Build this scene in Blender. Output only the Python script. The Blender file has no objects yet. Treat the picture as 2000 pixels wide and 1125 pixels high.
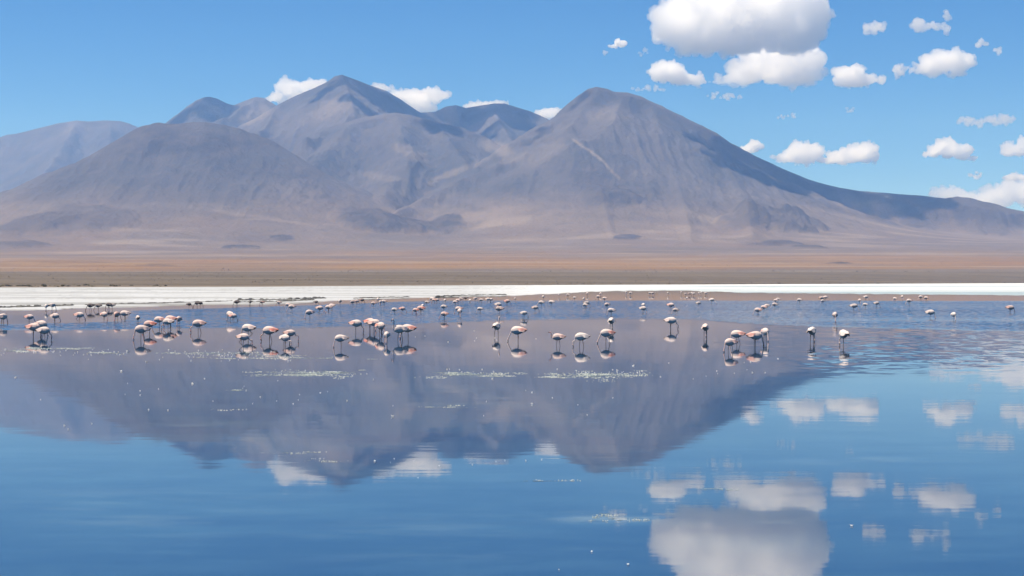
import bpy, bmesh, math, random
import numpy as np
from mathutils import Vector, Matrix

scene = bpy.context.scene
COL = scene.collection
R = math.radians
random.seed(7)
rng = np.random.default_rng(7)

# ------------------------------------------------------------------ camera
H, F, HY, CX = 2.1, 3000.0, 549.0, 1000.0      # eye height, focal length and horizon row of a 2000 px wide frame
cam_data = bpy.data.cameras.new('camera')
cam_data.sensor_width = 36.0
cam_data.lens = 36.0 * F / 2000.0
cam_data.clip_start, cam_data.clip_end = 0.1, 200000.0
cam = bpy.data.objects.new('camera', cam_data)
cam.location = (0, 0, H)
cam.rotation_euler = (R(90) - math.atan((562.5 - HY) / F), 0, 0)
COL.objects.link(cam)
scene.camera = cam

# ------------------------------------------------------------------ light
SUN_EL, SUN_AZ = R(67), R(-102)                  # azimuth measured from straight ahead, negative = to the left
world = bpy.data.worlds.new('World')
scene.world = world
world.use_nodes = True
wn, wl = world.node_tree.nodes, world.node_tree.links
wn.clear()
w_out = wn.new('ShaderNodeOutputWorld')
w_bg = wn.new('ShaderNodeBackground')
w_sky = wn.new('ShaderNodeTexSky')
w_sky.sky_type = 'NISHITA'
w_sky.sun_disc = False
w_sky.sun_elevation = SUN_EL
w_sky.sun_rotation = SUN_AZ
w_sky.altitude = 3500
w_sky.air_density = 1.0
w_sky.dust_density = 0.0
w_sky.ozone_density = 5.0
w_bg.inputs['Strength'].default_value = 0.082
w_hs = wn.new('ShaderNodeHueSaturation')
w_hs.inputs['Saturation'].default_value = 1.30
w_hs.inputs['Hue'].default_value = 0.503
wl.new(w_sky.outputs['Color'], w_hs.inputs['Color'])
wl.new(w_hs.outputs['Color'], w_bg.inputs['Color'])
wl.new(w_bg.outputs['Background'], w_out.inputs['Surface'])

sun_data = bpy.data.lights.new('sun', 'SUN')
sun_data.energy = 5.0
sun_data.angle = R(0.53)
sun_data.color = (1.0, 0.94, 0.85)
sun = bpy.data.objects.new('sun', sun_data)
sun_dir = Vector((math.sin(SUN_AZ) * math.cos(SUN_EL), math.cos(SUN_AZ) * math.cos(SUN_EL), math.sin(SUN_EL)))
sun.rotation_euler = sun_dir.to_track_quat('Z', 'Y').to_euler()
sun.location = (0, 0, 50)
COL.objects.link(sun)

vs = scene.view_settings
vs.view_transform = 'Standard'
vs.look = 'None'
vs.exposure = 0.62
vs.gamma = 1.0
vs.use_curve_mapping = False
cy = scene.cycles
cy.use_denoising = True
cy.denoising_prefilter = 'ACCURATE'
cy.max_bounces = 50
cy.diffuse_bounces = 3
cy.glossy_bounces = 4
cy.transmission_bounces = 4
cy.volume_bounces = 48
cy.transparent_max_bounces = 12
cy.sample_clamp_indirect = 6.0
cy.caustics_reflective = False
cy.caustics_refractive = False

# ------------------------------------------------------------------ helpers
def pt(px, py, Y):
    return np.array([(px - CX) / F * Y, Y, H + (HY - py) / F * Y])

def ydist(py):                                   # distance of a point of the water plane seen at row py
    return H * F / (py - HY)

def sstep(a, b, x):
    t = np.clip((x - a) / (b - a), 0, 1)
    return t * t * (3 - 2 * t)

def _hash(ix, iy, iz, seed):
    with np.errstate(over='ignore'):
        h = (ix.astype(np.uint32) * np.uint32(374761393) + iy.astype(np.uint32) * np.uint32(668265263)
             + iz.astype(np.uint32) * np.uint32(2147483647) + np.uint32(seed * 1013904223 & 0xffffffff))
        h = (h ^ (h >> np.uint32(13))) * np.uint32(1274126177)
        h = h ^ (h >> np.uint32(16))
        h = h * np.uint32(2246822519)
        h = h ^ (h >> np.uint32(15))
    return h.astype(np.float64) / 4294967295.0 * 2 - 1

def vnoise(x, y, z=None, seed=0):
    x = np.asarray(x, float); y = np.asarray(y, float)
    if z is None:
        x0, y0 = np.floor(x), np.floor(y)
        fx, fy = x - x0, y - y0
        ux, uy = fx * fx * fx * (fx * (fx * 6 - 15) + 10), fy * fy * fy * (fy * (fy * 6 - 15) + 10)
        xi, yi, zi = x0.astype(np.int64), y0.astype(np.int64), np.zeros((1,) * x.ndim, np.int64)
        a, b = _hash(xi, yi, zi, seed), _hash(xi + 1, yi, zi, seed)
        c_, d = _hash(xi, yi + 1, zi, seed), _hash(xi + 1, yi + 1, zi, seed)
        a = a + (b - a) * ux; c_ = c_ + (d - c_) * ux
        return a + (c_ - a) * uy
    z = np.zeros_like(x) if z is None else np.asarray(z, float)
    x0, y0, z0 = np.floor(x), np.floor(y), np.floor(z)
    fx, fy, fz = x - x0, y - y0, z - z0
    ux, uy, uz = [f * f * f * (f * (f * 6 - 15) + 10) for f in (fx, fy, fz)]
    xi, yi, zi = x0.astype(np.int64), y0.astype(np.int64), z0.astype(np.int64)
    def c(a, b, d): return _hash(xi + a, yi + b, zi + d, seed)
    x00 = c(0, 0, 0) * (1 - ux) + c(1, 0, 0) * ux
    x10 = c(0, 1, 0) * (1 - ux) + c(1, 1, 0) * ux
    x01 = c(0, 0, 1) * (1 - ux) + c(1, 0, 1) * ux
    x11 = c(0, 1, 1) * (1 - ux) + c(1, 1, 1) * ux
    return (x00 * (1 - uy) + x10 * uy) * (1 - uz) + (x01 * (1 - uy) + x11 * uy) * uz

def fbm(x, y, z=None, octaves=4, seed=0, gain=0.5, lac=2.03, ridged=False):
    s, a, t = 0.0, 1.0, 0.0
    for o in range(octaves):
        f = lac ** o
        n = vnoise(x * f + 17.3 * o, y * f - 9.1 * o, None if z is None else z * f + 5.7 * o, seed + o)
        if ridged: n = 1 - 2 * np.abs(n)
        s = s + a * n; t += a; a *= gain
    return s / t

def link_mesh(name, verts, faces, mat, smooth=True):
    me = bpy.data.meshes.new(name)
    verts = np.asarray(verts, np.float32)
    if isinstance(faces, np.ndarray):
        n, k = faces.shape
        me.vertices.add(len(verts)); me.vertices.foreach_set('co', verts.ravel())
        me.loops.add(n * k); me.loops.foreach_set('vertex_index', faces.astype(np.int32).ravel())
        me.polygons.add(n); me.polygons.foreach_set('loop_start', np.arange(0, n * k, k, dtype=np.int32))
        me.update(calc_edges=True)
    else:
        me.from_pydata(verts.tolist(), [], faces)
        me.update()
    if smooth: me.polygons.foreach_set('use_smooth', np.ones(len(me.polygons), bool))
    if mat: me.materials.append(mat)
    o = bpy.data.objects.new(name, me)
    COL.objects.link(o)
    return o

def baked(me, *mods):
    """a mesh with modifiers applied, evaluated in a scratch scene of its own"""
    tmp = bpy.data.scenes.new('scratch')
    o = bpy.data.objects.new('scratch', me); tmp.collection.objects.link(o)
    for kind, kw in mods:
        m = o.modifiers.new('m', kind)
        for k, v in kw.items(): setattr(m, k, v)
    vl = tmp.view_layers[0]
    with bpy.context.temp_override(scene=tmp, view_layer=vl):
        dg = bpy.context.evaluated_depsgraph_get()
        out = bpy.data.meshes.new_from_object(o.evaluated_get(dg), depsgraph=dg)
    bpy.data.objects.remove(o); bpy.data.meshes.remove(me); bpy.data.scenes.remove(tmp)
    return out

def tag(o, label=None, cat=None, group=None, kind=None):
    if label: o['label'] = label
    if cat: o['category'] = cat
    if group: o['group'] = group
    if kind: o['kind'] = kind
    return o

def grid_faces(nr, nc):
    i = np.arange(nr * nc).reshape(nr, nc)
    return np.stack([i[:-1, :-1], i[:-1, 1:], i[1:, 1:], i[1:, :-1]], -1).reshape(-1, 4)

def color_attr(me, name, arr):
    a = me.attributes.new(name, 'FLOAT_COLOR', 'POINT')
    full = np.ones((len(me.vertices), 4), np.float32)
    full[:, :arr.shape[1]] = arr
    a.data.foreach_set('color', full.ravel())

class Mat:
    """thin wrapper for building node materials"""
    def __init__(s, name):
        s.m = bpy.data.materials.new(name); s.m.use_nodes = True
        s.n, s.l = s.m.node_tree.nodes, s.m.node_tree.links
        s.n.clear(); s.out = s.n.new('ShaderNodeOutputMaterial')
    def node(s, t, **kw):
        n = s.n.new(t)
        for k, v in kw.items():
            if k.startswith('i_'):
                key = k[2:]
                key = int(key) if key.isdigit() else key.replace('_', ' ')
                s.set(n.inputs[key], v)
            else: setattr(n, k, v)
        return n
    def set(s, sock, v):
        if isinstance(v, bpy.types.NodeSocket): s.l.new(v, sock)
        else: sock.default_value = v
    def mix(s, f, a, b, blend='MIX'):
        n = s.n.new('ShaderNodeMix'); n.data_type = 'RGBA'; n.blend_type = blend
        s.set(n.inputs[0], f); s.set(n.inputs[6], a); s.set(n.inputs[7], b)
        return n.outputs[2]
    def math(s, op, a, b=0.0, clamp=False):
        n = s.n.new('ShaderNodeMath'); n.operation = op; n.use_clamp = clamp
        s.set(n.inputs[0], a); s.set(n.inputs[1], b)
        return n.outputs[0]
    def ramp(s, f, lo, hi):
        n = s.n.new('ShaderNodeMapRange'); n.interpolation_type = 'SMOOTHSTEP'
        s.set(n.inputs[0], f); n.inputs[1].default_value = lo; n.inputs[2].default_value = hi
        return n.outputs[0]
    def pos(s, scale=(1, 1, 1)):
        g = s.n.new('ShaderNodeNewGeometry')
        m = s.n.new('ShaderNodeMapping'); m.inputs['Scale'].default_value = scale
        s.l.new(g.outputs['Position'], m.inputs['Vector'])
        return m.outputs['Vector']
    def zpos(s):
        g = s.n.new('ShaderNodeNewGeometry'); x = s.n.new('ShaderNodeSeparateXYZ'); s.l.new(g.outputs['Position'], x.inputs[0])
        return x.outputs[2]
    def noise(s, vec, scale, detail=4, rough=0.55, out='Fac'):
        n = s.n.new('ShaderNodeTexNoise'); n.inputs['Scale'].default_value = scale
        n.inputs['Detail'].default_value = detail; n.inputs['Roughness'].default_value = rough
        s.l.new(vec, n.inputs['Vector'])
        return n.outputs[out]
    def attr(s, name):
        n = s.n.new('ShaderNodeAttribute'); n.attribute_name = name
        sep = s.n.new('ShaderNodeSeparateColor'); s.l.new(n.outputs['Color'], sep.inputs[0])
        return sep.outputs[0], sep.outputs[1], sep.outputs[2], n.outputs['Alpha']
    def finish(s, **kw):
        b = s.n.new('ShaderNodeBsdfPrincipled')
        for k, v in kw.items(): s.set(b.inputs[k.replace('_', ' ')], v)
        s.l.new(b.outputs[0], s.out.inputs['Surface'])
        return s.m

# ------------------------------------------------------------------ materials
def terrain_material():
    M = Mat('terrain_soil')
    rock_shade, pale, grass, flat = M.attr('zone')
    p = M.pos()
    big = M.noise(p, 0.0016, 6, 0.6)
    mid = M.noise(p, 0.009, 6, 0.65)
    fine = M.noise(p, 0.05, 5, 0.7)
    patchy = M.noise(p, 0.022, 6, 0.7)
    wide = M.noise(M.pos((0.0012, 0.004, 0.004)), 1.0, 5, 0.6)
    speck = M.noise(p, 0.11, 4, 0.75)
    high = M.mix(M.ramp(big, 0.35, 0.65), (0.058, 0.055, 0.057, 1), (0.101, 0.088, 0.085, 1))
    low = M.mix(M.ramp(big, 0.35, 0.65), (0.112, 0.092, 0.076, 1), (0.150, 0.123, 0.100, 1))
    soil = M.mix(M.ramp(M.math('ADD', M.zpos(), M.math('MULTIPLY', mid, 160.0)), 300.0, 600.0), low, high)
    soil = M.mix(M.math('MULTIPLY', M.ramp(mid, 0.45, 0.75), 0.5), soil, (0.050, 0.047, 0.048, 1))
    soil = M.mix(M.math('MULTIPLY', M.ramp(speck, 0.50, 0.66), 0.45), soil, (0.038, 0.036, 0.037, 1))
    soil = M.mix(M.math('MULTIPLY', M.ramp(speck, 0.50, 0.36), 0.30), soil, (0.150, 0.128, 0.108, 1))
    orange = M.mix(M.ramp(wide, 0.35, 0.65), (0.200, 0.112, 0.046, 1), (0.236, 0.146, 0.066, 1))
    orange = M.mix(M.math('MULTIPLY', M.ramp(fine, 0.5, 0.75), 0.35), orange, (0.110, 0.080, 0.050, 1))
    olines = M.noise(M.pos((0.0016, 0.0075, 0.004)), 1.0, 7, 0.72)
    orange = M.mix(M.math('MULTIPLY', M.ramp(olines, 0.52, 0.66), 0.55), orange, (0.120, 0.090, 0.056, 1))
    orange = M.mix(M.math('MULTIPLY', M.ramp(olines, 0.46, 0.34), 0.5), orange, (0.250, 0.178, 0.110, 1))
    c = M.mix(grass, soil, orange)
    brown = M.mix(M.ramp(wide, 0.35, 0.65), (0.112, 0.088, 0.062, 1), (0.145, 0.115, 0.082, 1))
    lines_ = M.noise(M.pos((0.0012, 0.0085, 0.008)), 1.0, 7, 0.72)
    brown = M.mix(M.math('MULTIPLY', M.ramp(lines_, 0.48, 0.64), 0.7), brown, (0.0920, 0.0736, 0.0560, 1))
    brown = M.mix(M.math('MULTIPLY', M.ramp(fine, 0.55, 0.7), 0.4), brown, (0.2080, 0.1720, 0.1280, 1))
    c = M.mix(flat, c, brown)
    c = M.mix(pale, c, M.mix(M.ramp(mid, 0.35, 0.65), (0.2640, 0.2040, 0.1520, 1), (0.3360, 0.2760, 0.2080, 1)))
    rk = M.mix(M.ramp(mid, 0.4, 0.65), (0.0400, 0.0360, 0.0368, 1), (0.0840, 0.0704, 0.0656, 1))
    c = M.mix(rock_shade, c, rk)
    c = M.mix(M.math('MULTIPLY', M.ramp(fine, 0.62, 0.75), 0.5), c, (0.0480, 0.0416, 0.0400, 1))
    rocky = M.math('MULTIPLY', M.math('MULTIPLY', M.ramp(patchy, 0.52, 0.70), M.math('MULTIPLY', M.ramp(big, 0.40, 0.62), M.ramp(M.zpos(), 230.0, 520.0))), M.math('SUBTRACT', 0.75, M.math('MAXIMUM', M.math('MULTIPLY', flat, 0.7), M.math('MULTIPLY', grass, 0.6))))
    c = M.mix(rocky, c, (0.0600, 0.0512, 0.0496, 1))
    b = M.node('ShaderNodeBump', i_Strength=0.9, i_Distance=20.0, i_Height=M.math('ADD', mid, M.math('MULTIPLY', fine, 0.3)))
    return M.finish(Base_Color=c, Roughness=0.95, Specular_IOR_Level=0.1, Normal=b.outputs[0])

def salt_material():
    M = Mat('salt_crust')
    wet, mud, tint, _ = M.attr('zone')
    st = M.noise(M.pos((0.014, 0.05, 0.3)), 1.0, 7, 0.68)
    fn = M.noise(M.pos((0.12, 0.22, 1.0)), 1.0, 6, 0.7)
    c = M.mix(M.ramp(st, 0.44, 0.64), (0.430, 0.428, 0.412, 1), (0.235, 0.230, 0.210, 1))
    c = M.mix(M.math('MULTIPLY', M.ramp(fn, 0.52, 0.70), 0.6), c, (0.256, 0.245, 0.215, 1))
    c = M.mix(tint, c, (0.5920, 0.5880, 0.5600, 1))
    c = M.mix(wet, c, (0.3200, 0.3760, 0.3440, 1))
    c = M.mix(mud, c, (0.0960, 0.0800, 0.0640, 1))
    b = M.node('ShaderNodeBump', i_Strength=0.5, i_Distance=0.08, i_Height=fn)
    r = M.math('SUBTRACT', 0.9, M.math('MULTIPLY', wet, 0.55))
    return M.finish(Base_Color=c, Roughness=r, Normal=b.outputs[0])

def mud_material():
    M = Mat('dark_mud')
    n = M.noise(M.pos((1.5, 1.5, 3)), 1.0, 4)
    return M.finish(Base_Color=M.mix(M.ramp(n, 0.4, 0.65), (0.035, 0.032, 0.026, 1), (0.11, 0.10, 0.075, 1)), Roughness=0.8)

def water_material():
    M = Mat('lagoon_water')
    rip, mid, cloudy, _ = M.attr('zone')
    def vecnoise(scale_vec, amp_sock, detail=3):
        v = M.noise(M.pos(scale_vec), 1.0, detail, 0.55, out='Color')
        a = M.node('ShaderNodeVectorMath', operation='SUBTRACT'); M.l.new(v, a.inputs[0]); a.inputs[1].default_value = (.5, .5, .5)
        k = M.node('ShaderNodeVectorMath', operation='SCALE'); M.l.new(a.outputs[0], k.inputs[0]); M.set(k.inputs['Scale'], amp_sock)
        return k.outputs[0]
    calm = vecnoise((1.1, 7.0, 1), 0.0078, 4)
    swell = vecnoise((0.22, 0.5, 1), 0.0035, 2)
    waves = vecnoise((1.6, 1.5, 1), M.math('MULTIPLY', mid, 0.075), 4)
    chop = vecnoise((3.0, 4.2, 1), M.math('MULTIPLY', rip, 1.1), 3)
    acc = None
    for v in (calm, swell, waves, chop):
        if acc is None: acc = v; continue
        a = M.node('ShaderNodeVectorMath', operation='ADD'); M.l.new(acc, a.inputs[0]); M.l.new(v, a.inputs[1]); acc = a.outputs[0]
    fl = M.node('ShaderNodeVectorMath', operation='MULTIPLY'); M.l.new(acc, fl.inputs[0]); fl.inputs[1].default_value = (0.35, 1.0, 0.0)
    cm = M.node('ShaderNodeCombineXYZ'); cm.inputs[2].default_value = 1.0
    M.l.new(M.math('MULTIPLY', M.math('ADD', rip, M.math('MULTIPLY', mid, 0.02)), -0.072), cm.inputs[1])   # wavelets show the faces turned to the shore
    up = M.node('ShaderNodeVectorMath', operation='ADD'); M.l.new(fl.outputs[0], up.inputs[0]); M.l.new(cm.outputs[0], up.inputs[1])
    nm = M.node('ShaderNodeVectorMath', operation='NORMALIZE'); M.l.new(up.outputs[0], nm.inputs[0])
    n1 = M.noise(M.pos((0.42, 0.95, 1)), 1.0, 6, 0.66)
    n2 = M.noise(M.pos((0.7, 3.0, 1)), 1.0, 5, 0.65)
    n3 = M.noise(M.pos((0.35, 0.9, 1)), 1.0, 6, 0.7)
    c = M.mix(M.ramp(n1, 0.38, 0.68), (0.0023, 0.0173, 0.0530, 1), (0.0173, 0.0449, 0.0778, 1))
    c = M.mix(M.math('MULTIPLY', M.ramp(n3, 0.52, 0.72), 0.6), c, (0.0346, 0.0634, 0.0864, 1))
    c = M.mix(M.math('MULTIPLY', M.ramp(n2, 0.62, 0.78), 0.6), c, (0.0634, 0.0922, 0.1037, 1))
    algae = M.noise(M.pos((0.55, 1.6, 1)), 1.0, 6, 0.7)
    c = M.mix(M.math('MULTIPLY', M.ramp(algae, 0.46, 0.66), cloudy, True), c, (0.22, 0.26, 0.21, 1))
    return M.finish(Base_Color=c, Roughness=0.03, IOR=2.4, Normal=nm.outputs[0])

def scum_material():
    M = Mat('pale_scum')
    n = M.noise(M.pos((1.2, 3, 1)), 1.0, 4)
    return M.finish(Base_Color=M.mix(M.ramp(n, 0.4, 0.6), (0.30, 0.34, 0.30, 1), (0.46, 0.48, 0.43, 1)), Roughness=0.7)

def feather_material():
    M = Mat('white_feather')
    o = M.node('ShaderNodeObjectInfo')
    return M.finish(Base_Color=M.mix(o.outputs['Random'], (0.86, 0.86, 0.84, 1), (0.80, 0.76, 0.70, 1)), Roughness=0.6)

def bird_material():
    M = Mat('flamingo_plumage')
    coral, dark, neck, wing = M.attr('paint')
    oi = M.node('ShaderNodeObjectInfo')
    sep = M.node('ShaderNodeSeparateColor'); M.l.new(oi.outputs['Color'], sep.inputs[0])
    pink, red, grey = sep.outputs
    tc = M.node('ShaderNodeTexCoord')
    mp = M.node('ShaderNodeMapping'); mp.inputs['Scale'].default_value = (14, 40, 40); M.l.new(tc.outputs['Object'], mp.inputs[0])
    fn = M.noise(mp.outputs[0], 1.0, 3)
    c = M.mix(pink, (0.7052, 0.5986, 0.5248, 1), (0.6560, 0.3690, 0.2870, 1))
    c = M.mix(M.math('MULTIPLY', M.ramp(fn, 0.5, 0.75), 0.30), c, (0.4510, 0.3116, 0.2788, 1))
    c = M.mix(grey, c, (0.1066, 0.0861, 0.0820, 1))
    c = M.mix(M.math('MULTIPLY', neck, M.math('ADD', M.math('MULTIPLY', pink, 0.9), 0.22, True)), c, (0.5084, 0.1804, 0.1804, 1))
    c = M.mix(M.math('MULTIPLY', coral, red, True), c, (0.6396, 0.1394, 0.0820, 1))
    c = M.mix(dark, c, (0.0180, 0.0148, 0.0164, 1))
    b = M.node('ShaderNodeBump', i_Strength=0.25, i_Distance=0.006, i_Height=fn)
    return M.finish(Base_Color=c, Roughness=0.75, Specular_IOR_Level=0.2, Normal=b.outputs[0])

def shrub_material():
    M = Mat('shrub_leaves')
    n = M.noise(M.pos((2, 2, 2)), 1.0, 2)
    return M.finish(Base_Color=M.mix(n, (0.035, 0.036, 0.018, 1), (0.11, 0.09, 0.045, 1)), Roughness=0.9)

def film_material():
    M = Mat('wet_algae_film')
    n = M.noise(M.pos((1.5, 2.5, 1)), 1.0, 5, 0.7)
    return M.finish(Base_Color=M.mix(M.ramp(n, 0.4, 0.62), (0.085, 0.110, 0.110, 1), (0.200, 0.235, 0.195, 1)), Roughness=0.38)

def tuft_material():
    M = Mat('dry_grass')
    n = M.noise(M.pos((.02, .02, .02)), 1.0, 3)
    return M.finish(Base_Color=M.mix(M.ramp(n, 0.4, 0.6), (0.085, 0.066, 0.042, 1), (0.20, 0.15, 0.085, 1)), Roughness=0.95)

def cloud_material(name, density):
    M = Mat(name)
    v = M.node('ShaderNodeVolumeScatter', i_Color=(0.9995, 0.9995, 0.9995, 1), i_Density=density, i_Anisotropy=0.6)
    M.l.new(v.outputs[0], M.out.inputs['Volume'])
    return M.m

MAT = dict(terrain=terrain_material(), salt=salt_material(), mud=mud_material(), water=water_material(), scum=scum_material(),
           feather=feather_material(), bird=bird_material(), shrub=shrub_material(), tuft=tuft_material(), film=film_material())

# ------------------------------------------------------------------ terrain
FAR_X = [-700, 0, 250, 500, 750, 1000, 1250, 1500, 2000, 2700]
FAR_Y = [563, 562, 561.4, 560.6, 558.6, 557.4, 556.4, 555.2, 553.2, 553.0]
NEAR_X = [-700, -100, 0, 60, 110, 140, 200, 250, 300, 360, 450, 510, 560, 600, 650, 700, 750, 800, 850, 900, 950, 1000, 1050, 1100, 1150, 1200, 1330, 1400, 1460, 1600, 1800, 2000, 2700]
NEAR_Y = [608, 607, 606.5, 606.5, 605, 602.5, 601, 600.5, 599, 597, 596, 595, 593.5, 592, 588, 585.5, 584, 583, 581, 580, 579.5, 578.3, 576, 573.5, 570.5, 569, 568, 568.5, 571, 572.5, 574, 576, 577]

_yk = np.array([0, 500, 1200, 2600, 3800, 5000, 7000, 9000, 12000, 20000.])
_zk = np.array([0, 0.5, 5.5, 18.6, 46, 83.8, 168, 263, 378, 600.])
_yd = np.linspace(0, 20000, 2001)
_zd = np.interp(_yd, _yk, _zk)
_ker = np.exp(-np.linspace(-2, 2, 81) ** 2); _ker /= _ker.sum()
_zs = np.convolve(np.pad(_zd, 40, mode='reflect', reflect_type='odd'), _ker, 'valid')

def base_z(px, Y):
    yf = H * F / (np.interp(px, FAR_X, FAR_Y) - HY)
    z = np.interp(Y, _yd, _zs)
    k = sstep(yf - 10, yf + 900, Y)
    return np.where(Y < yf - 2, -0.5, 0.04 + k * z)

RIDGES = {   # name: (steepness, lateral factor, crest rounding, [(px, py, Y)...])
 'far_left': (3.0, 1.3, 25, [[(-330, 330, 15000), (-160, 300, 15000), (-80, 292, 15000), (0, 268, 15000), (15, 263, 15000), (30, 262, 15000), (50, 257, 15000), (75, 251, 15000),
            (110, 242, 15000), (150, 236, 15000), (175, 238, 15000), (205, 236, 15000), (235, 237, 15000), (250, 241, 15000), (272, 250, 15000), (320, 275, 15000), (380, 310, 15000)],
            [(150, 238, 15000), (120, 290, 13800), (90, 337, 12800), (70, 380, 11800), (60, 410, 11000)], [(215, 240, 15000), (215, 300, 13600), (210, 350, 12500), (205, 395, 11500)]]),
 'dome': (3.0, 1.15, 60, [[(-120, 412, 8000), (-60, 398, 8000), (0, 379, 8000), (20, 372, 8000), (60, 357, 8000), (100, 337, 8000), (150, 319, 8000), (190, 303, 8000), (220, 286, 8000), (245, 271, 8000), (270, 257, 8000),
            (290, 245, 8000), (310, 240, 8000), (330, 243, 8000), (350, 242, 8000), (380, 239, 8000), (400, 239, 8000), (430, 243, 8000), (460, 250, 8000), (490, 260, 8000),
            (510, 268, 8000), (530, 280, 8000), (550, 296, 8000), (580, 315, 8000), (610, 331, 8000), (650, 348, 8000), (700, 368, 8000), (760, 390, 8000)]]),
 'left_peak': (2.6, 1.3, 15, [[(300, 262, 12600), (325, 241, 12600), (345, 225, 12600), (370, 206, 12600), (385, 196, 12600), (400, 190, 12600), (410, 189, 12600), (425, 193, 12600), (445, 203, 12600), (458, 206, 12600),
            (480, 197, 12500), (500, 190, 12400), (515, 192, 12400), (530, 201, 12400), (541, 208, 12400), (570, 228, 12400)],
            [(500, 191, 12400), (455, 222, 11800), (410, 240, 11300)]]),
 'main_peak': (2.75, 1.3, 8, [[(470, 246, 11000), (500, 232, 11000), (541, 207, 11000), (560, 197, 11000), (580, 187, 11000), (615, 172, 11000), (640, 160, 11000), (655, 149, 11000), (668, 146, 11000), (680, 150, 11000),
            (700, 157, 11000), (720, 165, 11000), (755, 177, 11000), (780, 192, 11000), (800, 206, 11000), (820, 219, 11000), (850, 218, 11300), (870, 208, 11400), (890, 205, 11400), (910, 211, 11400),
            (940, 206, 11400), (965, 202, 11400), (985, 202, 11400), (1010, 210, 11400), (1040, 219, 11400), (1067, 231, 11300), (1090, 250, 11200)],
            [(668, 147, 11000), (680, 180, 10600), (690, 215, 10200), (650, 262, 9700), (600, 275, 9300)],
            [(541, 208, 11000), (520, 245, 10400), (505, 262, 10000)],
            [(965, 203, 11400), (975, 240, 10800), (1000, 275, 10300)]]),
 'front_hill': (3.0, 1.2, 35, [[(640, 250, 9700), (700, 233, 9700), (740, 225, 9700), (775, 221, 9700), (800, 225, 9700), (830, 233, 9700), (860, 240, 9700), (900, 249, 9700), (940, 264, 9650), (985, 291, 9500)],
            [(775, 222, 9700), (790, 280, 9000), (800, 310, 8700), (770, 354, 8200), (745, 385, 7800)],
            [(690, 236, 9700), (640, 290, 9000), (600, 332, 8450), (572, 384, 7800), (556, 424, 7250)],
            [(860, 241, 9700), (890, 300, 8950), (910, 330, 8600)]]),
 'right': (3.1, 1.35, 14, [[(985, 293, 9200), (1010, 281, 9200), (1040, 265, 9200), (1070, 246, 9200), (1090, 233, 9150), (1100, 223, 9100), (1115, 210, 9050), (1125, 196, 9000), (1135, 184, 9000), (1150, 174, 9000), (1165, 170, 9000),
            (1185, 174, 9000), (1200, 180, 9000), (1225, 181, 9000), (1250, 188, 9000), (1270, 198, 9000), (1290, 206, 9000), (1310, 217, 9000), (1330, 226, 9000), (1350, 237, 9000), (1370, 246, 9000),
            (1395, 259, 9000), (1405, 266, 9000), (1420, 277, 9000), (1440, 286, 9000), (1460, 297, 9000), (1480, 307, 9000), (1500, 316, 9000), (1520, 325, 9000), (1550, 338, 9000), (1580, 350, 9000),
            (1600, 356, 9000), (1640, 366, 9000), (1680, 372, 9000), (1750, 378, 9000), (1800, 382, 9000), (1850, 388, 9000), (1900, 393, 9000), (1930, 395, 9000), (1950, 400, 9000), (1970, 407, 9000), (2000, 413, 9000), (2100, 425, 9000), (2400, 440, 9000)],
            [(1165, 172, 9000), (1150, 200, 8800), (1110, 245, 8500), (1060, 285, 8400), (1000, 315, 8300), (930, 340, 8150), (870, 366, 7950), (800, 396, 7650), (750, 420, 7350)],
            [(1215, 183, 9000), (1200, 235, 8500), (1170, 265, 8250), (1120, 274, 8150), (1140, 330, 7950), (1170, 390, 7450), (1190, 436, 7000), (1200, 464, 6600)],
            [(1270, 200, 9000), (1300, 276, 8450), (1320, 342, 8000), (1330, 396, 7450), (1345, 440, 6980), (1350, 468, 6560)],
            [(1400, 264, 9000), (1420, 330, 8400), (1440, 380, 7850), (1460, 425, 7250), (1470, 460, 6750)]]),
}
MOUNDS = [  # px, top row, foot row, half width px, rockiness
 (735, 413, 450, 88, 1), (845, 432, 456, 70, 1), (150, 420, 446, 120, .7), (60, 430, 450, 90, .6), (1510, 401, 450, 78, .8), (1450, 412, 445, 55, .7), (1570, 420, 448, 52, .6),
 (548, 460, 470, 32, 1), (470, 477, 489, 44, 1), (1225, 458, 466, 34, 1), (1525, 468, 482, 48, .9), (1580, 478, 488, 40, 1), (1490, 474, 482, 36, .8), (30, 470, 486, 70, .7),
 (1720, 425, 436, 42, .7), (1790, 436, 445, 36, .7), (1905, 415, 432, 60, .5), (600, 268, 282, 15, .6), (340, 384, 392, 150, .35), (1190, 372, 398, 60, .5)]
LOW_MOUNDS = [(60, 3600, 150, 7, 0), (230, 3400, 110, 4, 0), (300, 3300, 45, 3, .5), (1640, 3800, 32, 5, 1)]   # px, depth, half width px, height m, rockiness

NC = 1080
u = np.linspace(-0.50, 0.50, NC)
yy = np.concatenate([np.geomspace(430, 5200, 170), np.linspace(5230, 12900, 400), np.linspace(12960, 15700, 60)])
U, Y = np.meshgrid(u, yy)
X = U * Y
PX = CX + U * F
ZB = base_z(PX, Y)
undul = fbm(X / 900, Y / 900, octaves=5, seed=3)
ZB = ZB + np.where(ZB > 0, undul * 3.5 * sstep(1200, 6000, Y) * 2.2, 0)
REL = np.zeros_like(ZB); ID = np.full(ZB.shape, -1); RXA = np.zeros_like(ZB); RYA = np.zeros_like(ZB); DD = np.zeros_like(ZB)
wx = fbm(X / 700, Y / 700, octaves=3, seed=21) * 130
wy = fbm(X / 700, Y / 700, octaves=3, seed=31) * 130
MZ = np.where(ZB > 0, ZB, ZB)
RAV, RAV0 = np.zeros_like(X), np.zeros_like(X)
X32, Y32 = X.astype(np.float32), Y.astype(np.float32)
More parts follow.
